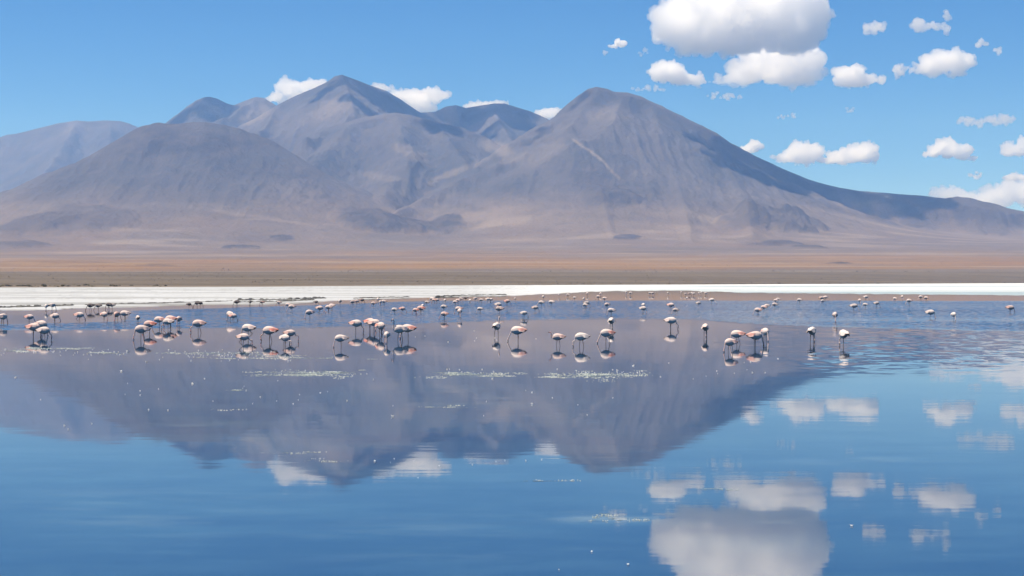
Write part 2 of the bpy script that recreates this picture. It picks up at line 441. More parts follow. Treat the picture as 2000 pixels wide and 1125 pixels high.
for gi, (nm, (kk, lat, rnd, lines)) in enumerate(RIDGES.items()):
    fields, top = [], 0
    for li, ln in enumerate(lines):
        P3 = np.array([pt(*q) for q in ln])
        seg = np.r_[0, np.cumsum(np.linalg.norm(np.diff(P3, axis=0), axis=1))]
        sq = np.unique(np.concatenate([seg, np.linspace(0, seg[-1], max(2, int(seg[-1] / 160)))]))
        pts = np.stack([np.interp(sq, seg, P3[:, k]) for k in range(3)], -1)
        rel = np.maximum(pts[:, 2] - base_z(CX + pts[:, 0] / pts[:, 1] * F, pts[:, 1]), 4)
        best = np.zeros(X.shape, np.float32); bd = np.full(X.shape, 3000, np.float32)
        for i in range(len(pts) - 1):
            (ax, ay), (bx, by) = pts[i, :2], pts[i + 1, :2]
            q = max(rel[i], rel[i + 1]) * kk * 1.3
            r0, r1 = np.searchsorted(yy, min(ay, by) - q - rnd), np.searchsorted(yy, max(ay, by) + min(q, 1800) + rnd)
            ylo, yhi = yy[max(r0 - 1, 0)], yy[min(r1, len(yy) - 1)]
            xl, xh = min(ax, bx) - (q + rnd) / lat, max(ax, bx) + (q + rnd) / lat
            c0 = np.searchsorted(u, min(xl / ylo, xl / yhi)); c1 = np.searchsorted(u, max(xh / ylo, xh / yhi))
            w_ = (slice(r0, r1), slice(max(c0 - 1, 0), c1 + 1))
            ex, ey = (bx - ax) * lat, by - ay
            px_, py_ = lat * (X32[w_] - np.float32(ax)), Y32[w_] - np.float32(ay)
            t = np.clip((px_ * np.float32(ex) + py_ * np.float32(ey)) / np.float32(ex * ex + ey * ey + 1e-6), 0, 1)
            d = np.sqrt((px_ - t * np.float32(ex)) ** 2 + (py_ - t * np.float32(ey)) ** 2 + np.float32(rnd * rnd)) - np.float32(rnd)
            rl = np.float32(rel[i]) + t * np.float32(rel[i + 1] - rel[i])
            v = rl * np.clip(1 - d / (rl * np.float32(kk * 1.3)), 0, 1) ** 2.5
            np.maximum(best[w_], v, out=best[w_])
            np.minimum(bd[w_], d, out=bd[w_])
        fields.append((best, bd))
    best, bd = fields[0]
    for b2, d2 in fields[1:]:
        h = np.clip(0.5 + (b2 - best) / 260.0, 0, 1)
        sm = best * (1 - h) + b2 * h + 65.0 * h * (1 - h) * np.minimum(1, np.minimum(best, b2) / 150) * sstep(60, 500, bd)
        best = np.maximum(sm, best * (bd < 60))
    on = best > 0
    r_on = np.where(on.any(1))[0]; r0, r1 = r_on[0], r_on[-1] + 1
    c_on = np.where(on.any(0))[0]; c0, c1 = c_on[0], c_on[-1] + 1
    w_ = (slice(r0, r1), slice(c0, c1))
    sx, sy, best, bd = X[w_], Y[w_], best[w_].astype(float), bd[w_]
    env = sstep(0, 420, bd) * np.clip(best / 250, 0, 1)
    gul = fbm((sx + wx[w_] * .6) / 125, (sy + wy[w_] * .6) / 640, octaves=5, seed=40 + gi, ridged=True, gain=.55)
    env = env * (0.35 + 0.65 * np.clip(best / 420, 0, 1))
    lump = fbm(sx / 420, sy / 420, octaves=7, seed=60 + gi, gain=0.56)
    fine = fbm(sx / 85, sy / 85, octaves=4, seed=80 + gi, gain=.6, ridged=True)
    RAV[w_] = np.where(best > RAV0[w_], np.clip(-gul * 1.4, 0, 1) * env + np.clip(-fine, 0, 1) * .6 * np.clip(best / 300, 0, 1), RAV[w_]); RAV0[w_] = np.maximum(RAV0[w_], best)
    best = best + env * (gul * 20 + lump * 42) + np.clip(best / 200, 0, 1) * (0.25 + 0.75 * sstep(0, 300, bd)) * (fine * 6)
    cand = ZB[w_] + best
    m = (cand > MZ[w_]) & (best > 14)
    MZ[w_] = np.maximum(MZ[w_], np.where(best > 0, cand, -1e9))
    idv = ID[w_]; idv[m] = gi
Z = MZ
ROCK_SHADE = np.zeros_like(Z)
PY0 = HY - (Z - H) / Y * F
mlist = list(LOW_MOUNDS)
for (mx, top, foot, hw, rk) in MOUNDS:
    j = int(np.argmin(np.abs(u - (mx - CX) / F))); i = int(np.argmax(PY0[:, j] <= (top + 2 * foot) / 3))
    md = yy[i]
    mlist.append((mx, md, hw, (PY0[i, j] - top) / F * md * 0.9, rk))
for (mx, md, hw, hh, rk) in mlist:
    cxw = (mx - CX) / F * md
    w = hw / F * md
    e0 = np.sqrt(((X - cxw) / w) ** 2 + ((Y - md) / (w * (1.6 if rk == 0 else 1.25))) ** 2 + 0.02)
    nr_ = e0 < 1.5
    xm, ym = X[nr_], Y[nr_]
    e = e0[nr_] + fbm(xm / (w * .5), ym / (w * .5), octaves=4, seed=int(mx) % 97) * 0.28
    f = np.clip(1 - e * e, 0, 1)
    Z[nr_] += hh * f ** 0.85 * (1 + 0.3 * fbm(xm / 60, ym / 60, octaves=4, seed=5) * (rk > 0))
    ROCK_SHADE[nr_] = np.maximum(ROCK_SHADE[nr_], 0.8 * rk * sstep(0.0, 0.5, f + 0.35 * fbm(xm / 90, ym / 90, octaves=4, seed=6)))
# seen row of each vertex, used only to place rock and scree patches and some painted sun and shade on the slopes
PY = HY - (Z - H) / Y * F
def patch(cx, cyy, rx, ry, rot=0.0, soft=0.6, seed=1, warp=0.5):
    a, b = PX - cx, PY - cyy
    c, s = math.cos(R(rot)), math.sin(R(rot))
    p, q = (a * c + b * s) / rx, (-a * s + b * c) / ry
    e = np.sqrt(p * p + q * q)
    near = e < 2.0
    out = np.zeros(PX.shape)
    out[near] = 1 - sstep(1 - soft, 1 + soft * .3, e[near] + fbm(PX[near] / (rx * .35), PY[near] / (ry * .6), octaves=5, seed=seed) * warp)
    return out
for i, (a, b, c_, d, r_, k) in enumerate([(375, 283, 190, 42, 4, .9), (150, 345, 120, 30, -22, .35), (480, 335, 190, 22, 0, .5), (1170, 350, 100, 36, 8, .7), (1215, 385, 60, 14, 0, .8), (850, 247, 55, 16, 12, .7),
        (1140, 190, 30, 18, -30, .5), (1245, 215, 14, 9, 30, .8), (930, 262, 30, 9, 20, .7), (720, 290, 45, 30, 20, .4), (815, 320, 14, 8, 0, .8), (1290, 300, 60, 18, 40, .4), (640, 170, 30, 14, -35, .3),  # last entry paints cloud shade on the tallest peak's left face
        (1040, 380, 90, 12, 10, .35), (900, 400, 80, 8, 12, .35), (150, 437, 110, 9, -6, .5), (510, 468, 90, 10, 0, .35), (800, 465, 140, 8, 2, .25), (1300, 430, 200, 8, 3, .2)]):
    ROCK_SHADE = np.maximum(ROCK_SHADE, k * patch(a, b, c_, d, r_, seed=100 + i))
ROCK_SHADE = np.maximum(ROCK_SHADE, np.clip(RAV, 0, 1) * .4)
PALE = np.zeros_like(Z)
for i, (a, b, c_, d, r_, k) in enumerate([(645, 215, 70, 20, -24, .55), (500, 222, 45, 16, -30, .75), (975, 290, 40, 14, 20, .8), (890, 335, 80, 7, -22, .7), (805, 300, 55, 14, 25, .6), (1000, 312, 60, 8, -18, .5),  # twin-peak slope and saddle entries also paint sunlit ground paler
        (150, 250, 30, 16, 0, .4), (1060, 300, 60, 20, -30, .35), (690, 170, 12, 20, 0, .35), (740, 345, 70, 8, 10, .4), (1700, 400, 110, 10, 8, .55), (1330, 445, 60, 6, 0, .4), (1190, 225, 50, 18, 0, .35), (940, 470, 200, 6, 0, .3), (200, 405, 200, 9, 0, .2)]):
    PALE = np.maximum(PALE, .4 * k * patch(a, b, c_, d, r_, seed=200 + i))
line = np.array([(1118, 272), (1140, 287), (1160, 300), (1178, 315), (1192, 332), (1210, 348)])
dmin = np.full(Z.shape, 1e9)
for (a, b), (c_, d) in zip(line[:-1], line[1:]):
    t = np.clip(((PX - a) * (c_ - a) + (PY - b) * (d - b)) / ((c_ - a) ** 2 + (d - b) ** 2), 0, 1)
    dmin = np.minimum(dmin, np.hypot(PX - a - t * (c_ - a), PY - b - t * (d - b)))
PALE = np.maximum(PALE, 0.6 * (1 - sstep(0.8, 3.2, dmin + fbm(PX / 9, PY / 9, octaves=3, seed=9) * 1.2)))
wob = fbm(X / 800, Y / 800, octaves=4, seed=11)
ORANGE = sstep(2250, 2900, Y + wob * 700) * (1 - 0.75 * sstep(3700, 6200, Y + wob * 1300)) * (1 - sstep(230, 520, Z + wob * 120))
ORANGE *= 0.72 + 0.5 * np.clip(fbm(X / 260, Y / 420, octaves=5, seed=13) + .2, -.5, .6)
PALE = np.maximum(PALE, 0.35 * sstep(.15, .5, fbm(X / 500, Y / 160, octaves=5, seed=19)) * sstep(2400, 3200, Y) * (1 - sstep(240, 420, Z)))
FLAT = 1 - sstep(2150, 2750, Y + wob * 500)
yfar = H * F / (np.interp(PX, FAR_X, FAR_Y) - HY)
strip = (1 - sstep(60, 190, Y - yfar + wob * 60)) * (1 - sstep(800, 1150, PX)) * 0.6
band = np.exp(-((Y - 2480 + wob * 160) / 170) ** 2) * (0.35 + 0.3 * fbm(X / 120, Y / 300, octaves=3, seed=4))
PALE = np.maximum(PALE, np.maximum(strip * .55, np.clip(band, 0, 1) * .6))
zone = np.stack([np.clip(ROCK_SHADE, 0, 1), np.clip(PALE, 0, 1), ORANGE, FLAT], -1).reshape(-1, 4)

V = np.stack([X, Y, Z], -1).reshape(-1, 3)
FC = grid_faces(len(yy), NC)
# vertex normals of the whole sheet, so that no seam shows between its pieces
e1 = V[FC[:, 2]] - V[FC[:, 0]]; e2 = V[FC[:, 3]] - V[FC[:, 1]]
fnrm = np.cross(e1, e2)
VN = np.zeros_like(V)
for k in range(4): np.add.at(VN, FC[:, k], fnrm)
VN /= np.linalg.norm(VN, axis=1, keepdims=True) + 1e-9
fid = ID.reshape(-1)[FC].max(1)
TERRAIN = [(-1, 'desert_plain', 'brown and orange desert plain rising from the far shore to the mountains'),
           (0, 'mountain', 'hazy flat-topped mountain range farthest away at the left'),
           (1, 'mountain', 'broad dark rounded hill in front at the left'),
           (2, 'mountain', 'blue twin-peaked mountain behind the dark rounded hill'),
           (3, 'mountain', 'tallest pointed peak with a ridge running right to the saddle'),
           (4, 'mountain', 'low rounded foothill below the tallest pointed peak'),
           (5, 'mountain', 'big right-hand mountain with a long slope falling to the right')]
for gid, nm, lab in TERRAIN:
    fsel = FC[fid == gid]
    used, inv = np.unique(fsel, return_inverse=True)
    o = link_mesh(nm, V[used], inv.reshape(-1, 4), MAT['terrain'])
    color_attr(o.data, 'zone', zone[used])
    o.data.normals_split_custom_set_from_vertices(VN[used].astype(np.float32))
    tag(o, lab, kind='structure')

# ------------------------------------------------------------------ lagoon water
wy_ = np.concatenate([np.linspace(-60, 12, 20), np.geomspace(12.5, 1900, 520)])
wu = np.linspace(-0.62, 0.62, 760)
WU, WY = np.meshgrid(wu, wy_)
WX = WU * (np.maximum(WY, 0) + 60)
Ys = np.maximum(WY, 5.0)
WPX = CX + WX / Ys * F; WPY = HY + H * F / Ys
jag = fbm(WX / 9, WY / 22, octaves=4, seed=77)
topx = [-900, 0, 130, 245, 262, 400, 500, 620, 700, 780, 850, 1000, 1300, 2000, 2900]
topy = [636, 634, 631.5, 628, 607, 603, 599.5, 596, 593, 589.5, 587.5, 587.3, 587.0, 588.2, 588.5]
botx = [-900, 0, 250, 400, 600, 700, 900, 1000, 1200, 1350, 1450, 1600, 1750, 2000, 2900]
boty = [646, 644, 642, 641, 640, 636, 629, 625, 622, 624, 629, 636, 641, 645, 648]
tp = np.interp(WPX, topx, topy); bt = np.interp(WPX, botx, boty)
RIP = sstep(-0.5, 0.7, WPY - tp + jag * 0.5) * (1 - sstep(-2.5, 3.5, WPY - bt + jag * 5))
RIP *= 0.66 + 0.5 * fbm(WX / 30, WY / 12, octaves=4, seed=71)
MIDR = sstep(1330, 1700, WPX + jag * 90) * sstep(615, 640, WPY) * (1 - sstep(690, 745, WPY + jag * 18))
MIDR = np.maximum(MIDR, RIP * 0.4)
MIDR = np.maximum(MIDR, 0.03 * sstep(650, 760, WPY))
ALGAE = np.zeros_like(WX)
for (ax, ay, rx, ry, k) in [(590, 730, 130, 6, .75), (920, 731, 100, 6, .6), (1160, 733, 120, 6.5, .7), (60, 682, 130, 4, .45), (240, 690, 120, 4, .3), (440, 693, 150, 5, .4), (560, 700, 120, 4, .35), (900, 795, 100, 5, .35), (560, 886, 130, 6, .4), (460, 762, 60, 3, .4),
        (850, 780, 420, 40, .22), (520, 840, 300, 40, .25), (1190, 1012, 170, 16, .45), (1060, 940, 140, 7, .35), (1700, 900, 220, 14, .35), (1420, 955, 120, 6, .3), (300, 1000, 320, 60, .16), (800, 1050, 300, 50, .14), (1600, 1020, 200, 25, .2)]:
    e = np.sqrt(((WPX - ax) / rx) ** 2 + ((WPY - ay) / ry) ** 2) + jag * .5
    ALGAE = np.maximum(ALGAE, k * (1 - sstep(.2, 1.2, e)))
ow = link_mesh('lagoon_water', np.stack([WX, WY, np.zeros_like(WX)], -1).reshape(-1, 3), grid_faces(*WX.shape), MAT['water'])
color_attr(ow.data, 'zone', np.stack([np.clip(RIP, 0, 1), np.clip(MIDR, 0, 1), np.clip(ALGAE, 0, 1)], -1).reshape(-1, 3))
tag(ow, 'still blue lagoon mirroring the mountains and the clouds', kind='structure')

# ------------------------------------------------------------------ salt flat
sp = np.linspace(-350, 2350, 900)
tt = np.concatenate([np.linspace(0, 0.12, 26)[:-1], np.linspace(0.12, 1, 44)])
SP, TT = np.meshgrid(sp, tt)
n_y = np.interp(SP, NEAR_X, NEAR_Y) + fbm(SP / 16, SP * 0 + 3.3, octaves=4, seed=14) * 1.1 + 0.8
f_y = np.interp(SP, FAR_X, FAR_Y)
SPY = n_y + (f_y - n_y) * TT
SY = H * F / (SPY - HY) + np.where(TT >= 1, 6.0, 0)
SX = (SP - CX) / F * SY
edge = n_y - SPY
SZ = -0.05 + 0.15 * sstep(0.0, 3.0, edge) + fbm(SX / 7, SY / 9, octaves=5, seed=15) * 0.045 - 0.02
rw = sstep(1200, 1420, SP)
SZ = SZ * (1 - rw) + (0.012 + fbm(SX / 25, SY / 30, octaves=3, seed=8) * 0.006) * rw
SZ = np.where(TT <= 0, -0.06, SZ)
wet_n = fbm(SX / 120, SY / 22, octaves=4, seed=16)
WET = rw * np.maximum(sstep(568.5, 570.5, SPY + wet_n * 1.5) * .9, np.exp(-((SPY - 559.6 + (SP - 1500) * 0.001) / 0.9) ** 2) * 1.15)
WET = np.maximum(WET, rw * sstep(.15, .5, wet_n) * (1 - sstep(1650, 1850, SP)) * sstep(557.5, 560, SPY))
WET = np.maximum(WET, sstep(1100, 1300, SP) * sstep(563, 567, SPY + wet_n) * .5)
streak = fbm(SX / 60, SY / 2.2, octaves=3, seed=18)
MUD = 0.55 * (1 - sstep(0.5, 2.6, edge + streak * 1.5)) * (1 - rw) + np.clip(sstep(0.25, 0.6, streak) * .35 * (1 - sstep(1000, 1250, SP)), 0, 1)
TINT = sstep(820, 1150, SP) * .8 + rw * .2
os_ = link_mesh('salt_flat', np.stack([SX, SY, SZ], -1).reshape(-1, 3), grid_faces(*SP.shape), MAT['salt'])
color_attr(os_.data, 'zone', np.stack([np.clip(WET, 0, 1), np.clip(MUD, 0, 1), TINT], -1).reshape(-1, 3))
tag(os_, 'white salt flat along the far side of the lagoon', kind='structure')

# dark crumbling mud ledges on the lagoon edge of the salt
def mud_bank(label, path, wpx, hz):
    path = np.array(path, float)
    n = int(abs(path[-1, 0] - path[0, 0]) * 1.6) + 4
    px = np.linspace(path[0, 0], path[-1, 0], n)
    py = np.interp(px, path[:, 0], path[:, 1]) + fbm(px / 9, px * 0 + 1, octaves=4, seed=int(path[0, 0]) + 3) * 0.55
    hgt = np.clip(0.75 + fbm(px / 7, px * 0 + 2, octaves=4, seed=int(path[0, 0]) + 9) * 1.1, 0.02, 1.2) * hz
    end = sstep(0, 6, np.arange(n)) * sstep(0, 6, n - 1 - np.arange(n)); hgt = hgt * end
    vs_ = []
    prof = [(-1, -0.1), (-0.7, 0.6), (-0.1, 1.0), (0.5, 0.85), (1.0, -0.1)]
    for a, b in prof:
        yv = H * F / (py - a * wpx * (-1) * -1 - HY)
        vs_.append(np.stack([(px - CX) / F * yv, yv, 0.05 + b * (hgt + .06)], -1))
    vv = np.stack(vs_, 0).reshape(-1, 3)
    o = link_mesh('mud_bank', vv, grid_faces(len(prof), n), MAT['mud'])
    tag(o, label, kind='structure')
mud_bank('thin dark mud ledge along the salt edge at far left', [(-60, 604), (0, 602.3), (60, 600.8), (145, 598.3)], 0.7, 0.10)
mud_bank('thin dark mud ledge behind the grey flamingos at the left', [(165, 597.5), (230, 595.2), (300, 593.8), (380, 591.6), (455, 589.5)], 0.5, 0.07)
mud_bank('upper dark mud ledge with ragged top left of centre', [(462, 588), (520, 587), (580, 586), (637, 583.4)], 0.8, 0.17)
mud_bank('lower dark mud ledge at the waterline left of centre', [(455, 592), (510, 591.2), (570, 589.6), (615, 587.2)], 0.6, 0.10)
mud_bank('short broken mud edge on the salt near the centre', [(690, 583.5), (760, 581.8), (800, 581.3)], 0.4, 0.07)
mud_bank('low mud edge behind the far flamingo row', [(850, 579.8), (900, 578.4), (935, 577.6), (990, 577)], 0.4, 0.10)

# ------------------------------------------------------------------ clouds
def _ico(sub):
    bm = bmesh.new(); bmesh.ops.create_icosphere(bm, subdivisions=sub, radius=1)
    bm.verts.ensure_lookup_table()
    v = np.array([q.co[:] for q in bm.verts]); f = np.array([[q.index for q in p.verts] for p in bm.faces]); bm.free()
    return v, f
ICO = {k: _ico(k) for k in (1, 2, 3)}
class Puffs:
    def __init__(s): s.v, s.f, s.n = [], [], 0
    def add(s, c, r, sub=2):
        v, f = ICO[sub]
        s.v.append(v * np.asarray(r) + np.asarray(c)); s.f.append(f + s.n); s.n += len(v)
    def solid(s, voxel):
        me = bpy.data.meshes.new('cloud')
        me.from_pydata(np.concatenate(s.v).tolist(), [], np.concatenate(s.f).tolist())
        return baked(me, ('REMESH', dict(mode='VOXEL', voxel_size=voxel)))

def make_cloud(label, ell, base_alt, base_py, density, wisp=0.0, group='clouds in the blue sky'):
    """ell: ellipses (px, py, rx, ry) that the cloud fills; it stands at its own distance with its real depth"""
    Yc = base_alt * F / (HY - base_py)
    s = Yc / F
    r_ = random.Random(int(sum(e[0] for e in ell)))
    allr = max(max(e[2], e[3]) for e in ell)
    P = Puffs()
    for (ex, ey, rx, ry) in ell:
        n = min(46, max(7, int(rx * ry / (38 if not wisp else 24))))
        for k in range(n):
            a, rr = r_.uniform(0, 2 * math.pi), math.sqrt(r_.random())
            q = min(rx, ry) * r_.uniform(.30, .58) * (1.05 if wisp else 1)
            x_, y_ = ex + math.cos(a) * rr * max(rx - q * .7, 0), ey + math.sin(a) * rr * max(ry - q * .7, 0)
            c = pt(x_, y_, Yc); c[1] += r_.uniform(-1, 1) * min(rx, allr) * .55 * s
            P.add(c, np.array((1.1, 1.1, .92)) * q * s)
            for j in range(9 if not wisp else 3):            # smaller billows on each
                v = Vector((r_.gauss(0, 1), r_.gauss(0, 1), r_.gauss(.3, 1))).normalized()
                q2 = q * r_.uniform(.2, .45)
                c2 = Vector(c) + v * q * s * .95
                P.add(c2, q2 * s, 2)
                if q2 > 2.5:
                    for i in range(4):
                        v2 = (v + Vector((r_.gauss(0, 1), r_.gauss(0, 1), r_.gauss(0, 1))) * .7).normalized()
                        P.add(c2 + v2 * q2 * s * .95, q2 * r_.uniform(.28, .5) * s, 1)
        if not wisp:
            P.add(pt(ex, ey, Yc), (rx * s * .66, rx * s * .5, ry * s * .64), 3)
    vox = s * max(0.75, min(1.3, allr / 55))
    me2 = P.solid(vox)
    me2.name = 'cloud'
    nv = len(me2.vertices)
    co = np.empty(nv * 3, np.float32); me2.vertices.foreach_get('co', co); co = co.reshape(-1, 3).astype(float)
    no = np.empty(nv * 3, np.float32); me2.vertices.foreach_get('normal', no); no = no.reshape(-1, 3)
    L = min(allr * .35, 15.0) * s
    q = co / L
    d = fbm(q[:, 0], q[:, 1], q[:, 2], octaves=4, seed=1, gain=.6, lac=2.1)
    d2 = 1 - 2 * np.abs(vnoise(q[:, 0] * 2.6, q[:, 1] * 2.6, q[:, 2] * 2.6, seed=2))
    co = co + no * ((d * .42 + d2 * .10) * L * (0.8 if not wisp else 1.25))[:, None]
    me2.vertices.foreach_set('co', co.astype(np.float32).ravel()); me2.update()
    me2 = baked(me2, ('REMESH', dict(mode='VOXEL', voxel_size=vox * .9)))
    me2.name = 'cloud'
    o = bpy.data.objects.new('cloud', me2); COL.objects.link(o)
    me2.polygons.foreach_set('use_smooth', np.ones(len(me2.polygons), bool))
    if not wisp: density = 5.6 / (allr * s)
    me2.materials.clear(); me2.materials.append(cloud_material('cloud_vapour', density))
    tag(o, label, 'cloud', group)
    return o

A = 2600
make_cloud('largest white cloud cut by the top edge of the photo',
   [(1345, 40, 72, 44), (1330, 62, 60, 28), (1430, 30, 80, 72), (1420, 75, 80, 34), (1520, 25, 85, 66), (1565, 40, 50, 50), (1545, 80, 55, 28), (1370, -10, 60, 30), (1480, -30, 90, 30), (1360, 90, 45, 22), (1590, 20, 30, 40), (1430, -5, 60, 40)], A, 115, 0.0117)
make_cloud('flat-bottomed cloud joined under the largest white cloud', [(1500, 135, 92, 33), (1550, 122, 55, 42), (1450, 152, 62, 17), (1575, 148, 35, 20), (1500, 104, 60, 26), (1560, 96, 44, 22), (1605, 140, 16, 12), (1405, 160, 24, 8)], A, 168, .007)
make_cloud('sloping white cloud at lower left of the largest cloud', [(1302, 143, 38, 24), (1338, 154, 36, 15), (1300, 132, 22, 14), (1362, 162, 18, 9)], A, 170, 0.0140)
make_cloud('bright white wedge-shaped cloud right of the flat-bottomed cloud', [(1655, 150, 36, 23), (1690, 157, 38, 14), (1640, 140, 20, 14), (1668, 165, 46, 7)], A, 172, 0.0156)
make_cloud('ragged bumpy cloud at upper right with a notch at its left', [(1830, 125, 42, 22), (1870, 118, 32, 22), (1795, 135, 30, 12), (1755, 138, 14, 16), (1832, 103, 14, 13), (1870, 140, 20, 14)], A, 155, 0.0170, wisp=.3)
make_cloud('small soft square cloud high between the largest cloud and the ragged one', [(1708, 52, 24, 14), (1700, 60, 16, 11)], A, 75, 0.0170, wisp=.3)
make_cloud('thin wispy hooked cloud near the top right', [(1800, 48, 24, 15), (1822, 50, 18, 10), (1848, 30, 12, 14), (1845, 58, 12, 12)], A, 75, 0.0167, wisp=1)
make_cloud('tiny round cloud left of the two at upper right edge', [(1918, 86, 13, 10)], A, 100, 0.0319, wisp=1)
make_cloud('tiny faint cloud near the right edge below another', [(1950, 100, 12, 9)], A, 110, 0.0212, wisp=1)
make_cloud('small bright cloud alone left of the largest cloud', [(1212, 85, 20, 9), (1200, 90, 12, 6)], A, 95, 0.0140)
make_cloud('faint speck of cloud just left of the small bright cloud', [(1181, 103, 6, 7)], A, 110, 0.0212, wisp=1)
make_cloud('thin torn wisp below the flat-bottomed cloud', [(1395, 186, 16, 7), (1420, 188, 16, 9), (1442, 190, 7, 5)], A, 200, 0.0148, wisp=1)
make_cloud('thin low wisp beside the big mountain summit', [(1245, 174, 22, 6), (1280, 173, 24, 8)], A, 182, 0.0148, wisp=1)
make_cloud('small flat faint cloud alone in the middle of the sky gap', [(1525, 228, 12, 5), (1547, 225, 14, 6)], A, 232, 0.0153, wisp=1)
make_cloud('faintest tiny cloud right of the small flat cloud', [(1657, 214, 12, 7)], A, 222, 0.0113, wisp=1)
make_cloud('long pale blurred cloud near the right edge', [(1895, 237, 28, 10), (1930, 238, 30, 11), (1960, 231, 26, 13)], A, 250, 0.0113, wisp=1)
make_cloud('white two-humped cloud near the right edge', [(1845, 292, 28, 20), (1852, 276, 12, 12), (1885, 296, 24, 15), (1820, 300, 20, 9), (1900, 308, 14, 6)], A, 312, 0.0094)
make_cloud('bright cloud cut by the right edge at middle height', [(1985, 293, 28, 18), (2005, 282, 26, 16), (2025, 298, 40, 12)], A, 310, 0.0094)
make_cloud('long twin-humped white cloud right of the mountain slope', [(1570, 298, 36, 24), (1545, 308, 40, 14), (1640, 306, 36, 17), (1685, 300, 34, 21), (1660, 312, 40, 10), (1620, 313, 40, 8), (1692, 288, 12, 14)], A, 324, 0.0094)
make_cloud('small round white cloud touching the right mountain slope', [(1468, 289, 24, 16), (1455, 296, 20, 12)], A, 308, 0.0094)
make_cloud('tiny ragged shred at the left side of the largest cloud', [(1262, 100, 9, 7), (1250, 106, 8, 5)], A, 120, 0.0108, wisp=1)
make_cloud('tiny faint cloud low near the right edge', [(1907, 343, 16, 8)], A, 350, 0.0153, wisp=1)
make_cloud('pale flat cloud at the right edge above the low cloud bank', [(1978, 346, 24, 10), (2005, 347, 24, 9)], A, 356, 0.0047)
make_cloud('low white cloud bank behind the far right ridge', [(1960, 382, 50, 22), (1990, 372, 45, 24), (1920, 388, 40, 16), (1845, 378, 36, 16), (1885, 384, 40, 16), (2040, 385, 60, 24), (1890, 400, 70, 16)], A, 425, 0.0062)
make_cloud('white cloud behind the left shoulder of the tallest peak', [(570, 172, 34, 20), (545, 190, 30, 14), (610, 166, 38, 14), (590, 190, 50, 14)], A, 230, 0.0094)
make_cloud('white cloud behind the right shoulder of the tallest peak', [(820, 193, 42, 22), (850, 187, 38, 15), (785, 186, 36, 14), (742, 172, 28, 11), (820, 212, 50, 14)], A, 235, 0.0094)
make_cloud('low flat cloud resting behind the middle ridge', [(950, 206, 44, 11), (975, 201, 22, 7), (925, 210, 22, 9)], A, 240, 0.0094)
make_cloud('small cloud between the middle ridge and the right mountain', [(1075, 218, 36, 10), (1085, 215, 18, 8), (1060, 226, 30, 9)], A, 250, 0.0094)

# ------------------------------------------------------------------ flamingos
def loft(bm, pts, seg=10):
    """pts: (x, z, half width, half height) along the bird's middle plane, swept to one closed skin"""
    P = np.array([(p[0], p[1]) for p in pts], float)
    T = np.gradient(P, axis=0); T /= np.linalg.norm(T, axis=1, keepdims=True) + 1e-9
    rings = []
    for (x, z, w, h), t in zip(pts, T):
        n = np.array([-t[1], t[0]])
        ring = []
        for k in range(seg):
            a = 2 * math.pi * k / seg
            ring.append(bm.verts.new((x + n[0] * math.sin(a) * h, math.cos(a) * w, z + n[1] * math.sin(a) * h)))
        rings.append(ring)
    for r0_, r1_ in zip(rings[:-1], rings[1:]):
        for k in range(seg):
            bm.faces.new((r0_[k], r0_[(k + 1) % seg], r1_[(k + 1) % seg], r1_[k]))
    bm.faces.new(rings[0][::-1]); bm.faces.new(rings[-1])

def tube3(bm, pts, rad, seg=7):
    P = [Vector(p) for p in pts]
    rings = []
    for i, p in enumerate(P):
        t = (P[min(i + 1, len(P) - 1)] - P[max(i - 1, 0)]).normalized()
        a = t.orthogonal().normalized(); b = t.cross(a)
        a = (Vector((0, 1, 0)) - t * t.y).normalized(); b = t.cross(a)
        r = rad[i]
        rings.append([bm.verts.new(p + (a * math.cos(2 * math.pi * k / seg) + b * math.sin(2 * math.pi * k / seg)) * r) for k in range(seg)])
    for r0_, r1_ in zip(rings[:-1], rings[1:]):
        for k in range(seg):
            bm.faces.new((r0_[k], r0_[(k + 1) % seg], r1_[(k + 1) % seg], r1_[k]))
    bm.faces.new(rings[0][::-1]); bm.faces.new(rings[-1])

def curve(pts, n):
    pts = np.array(pts, float); k = len(pts); out = []
    for t in np.linspace(0, k - 1, n):
        i = min(int(t), k - 2); f = t - i
        p0, p1, p2, p3 = pts[max(i - 1, 0)], pts[i], pts[i + 1], pts[min(i + 2, k - 1)]
        out.append(.5 * ((2 * p1) + (-p0 + p2) * f + (2 * p0 - 5 * p1 + 4 * p2 - p3) * f * f + (-p0 + 3 * p1 - 3 * p2 + p3) * f ** 3))
    return np.array(out)

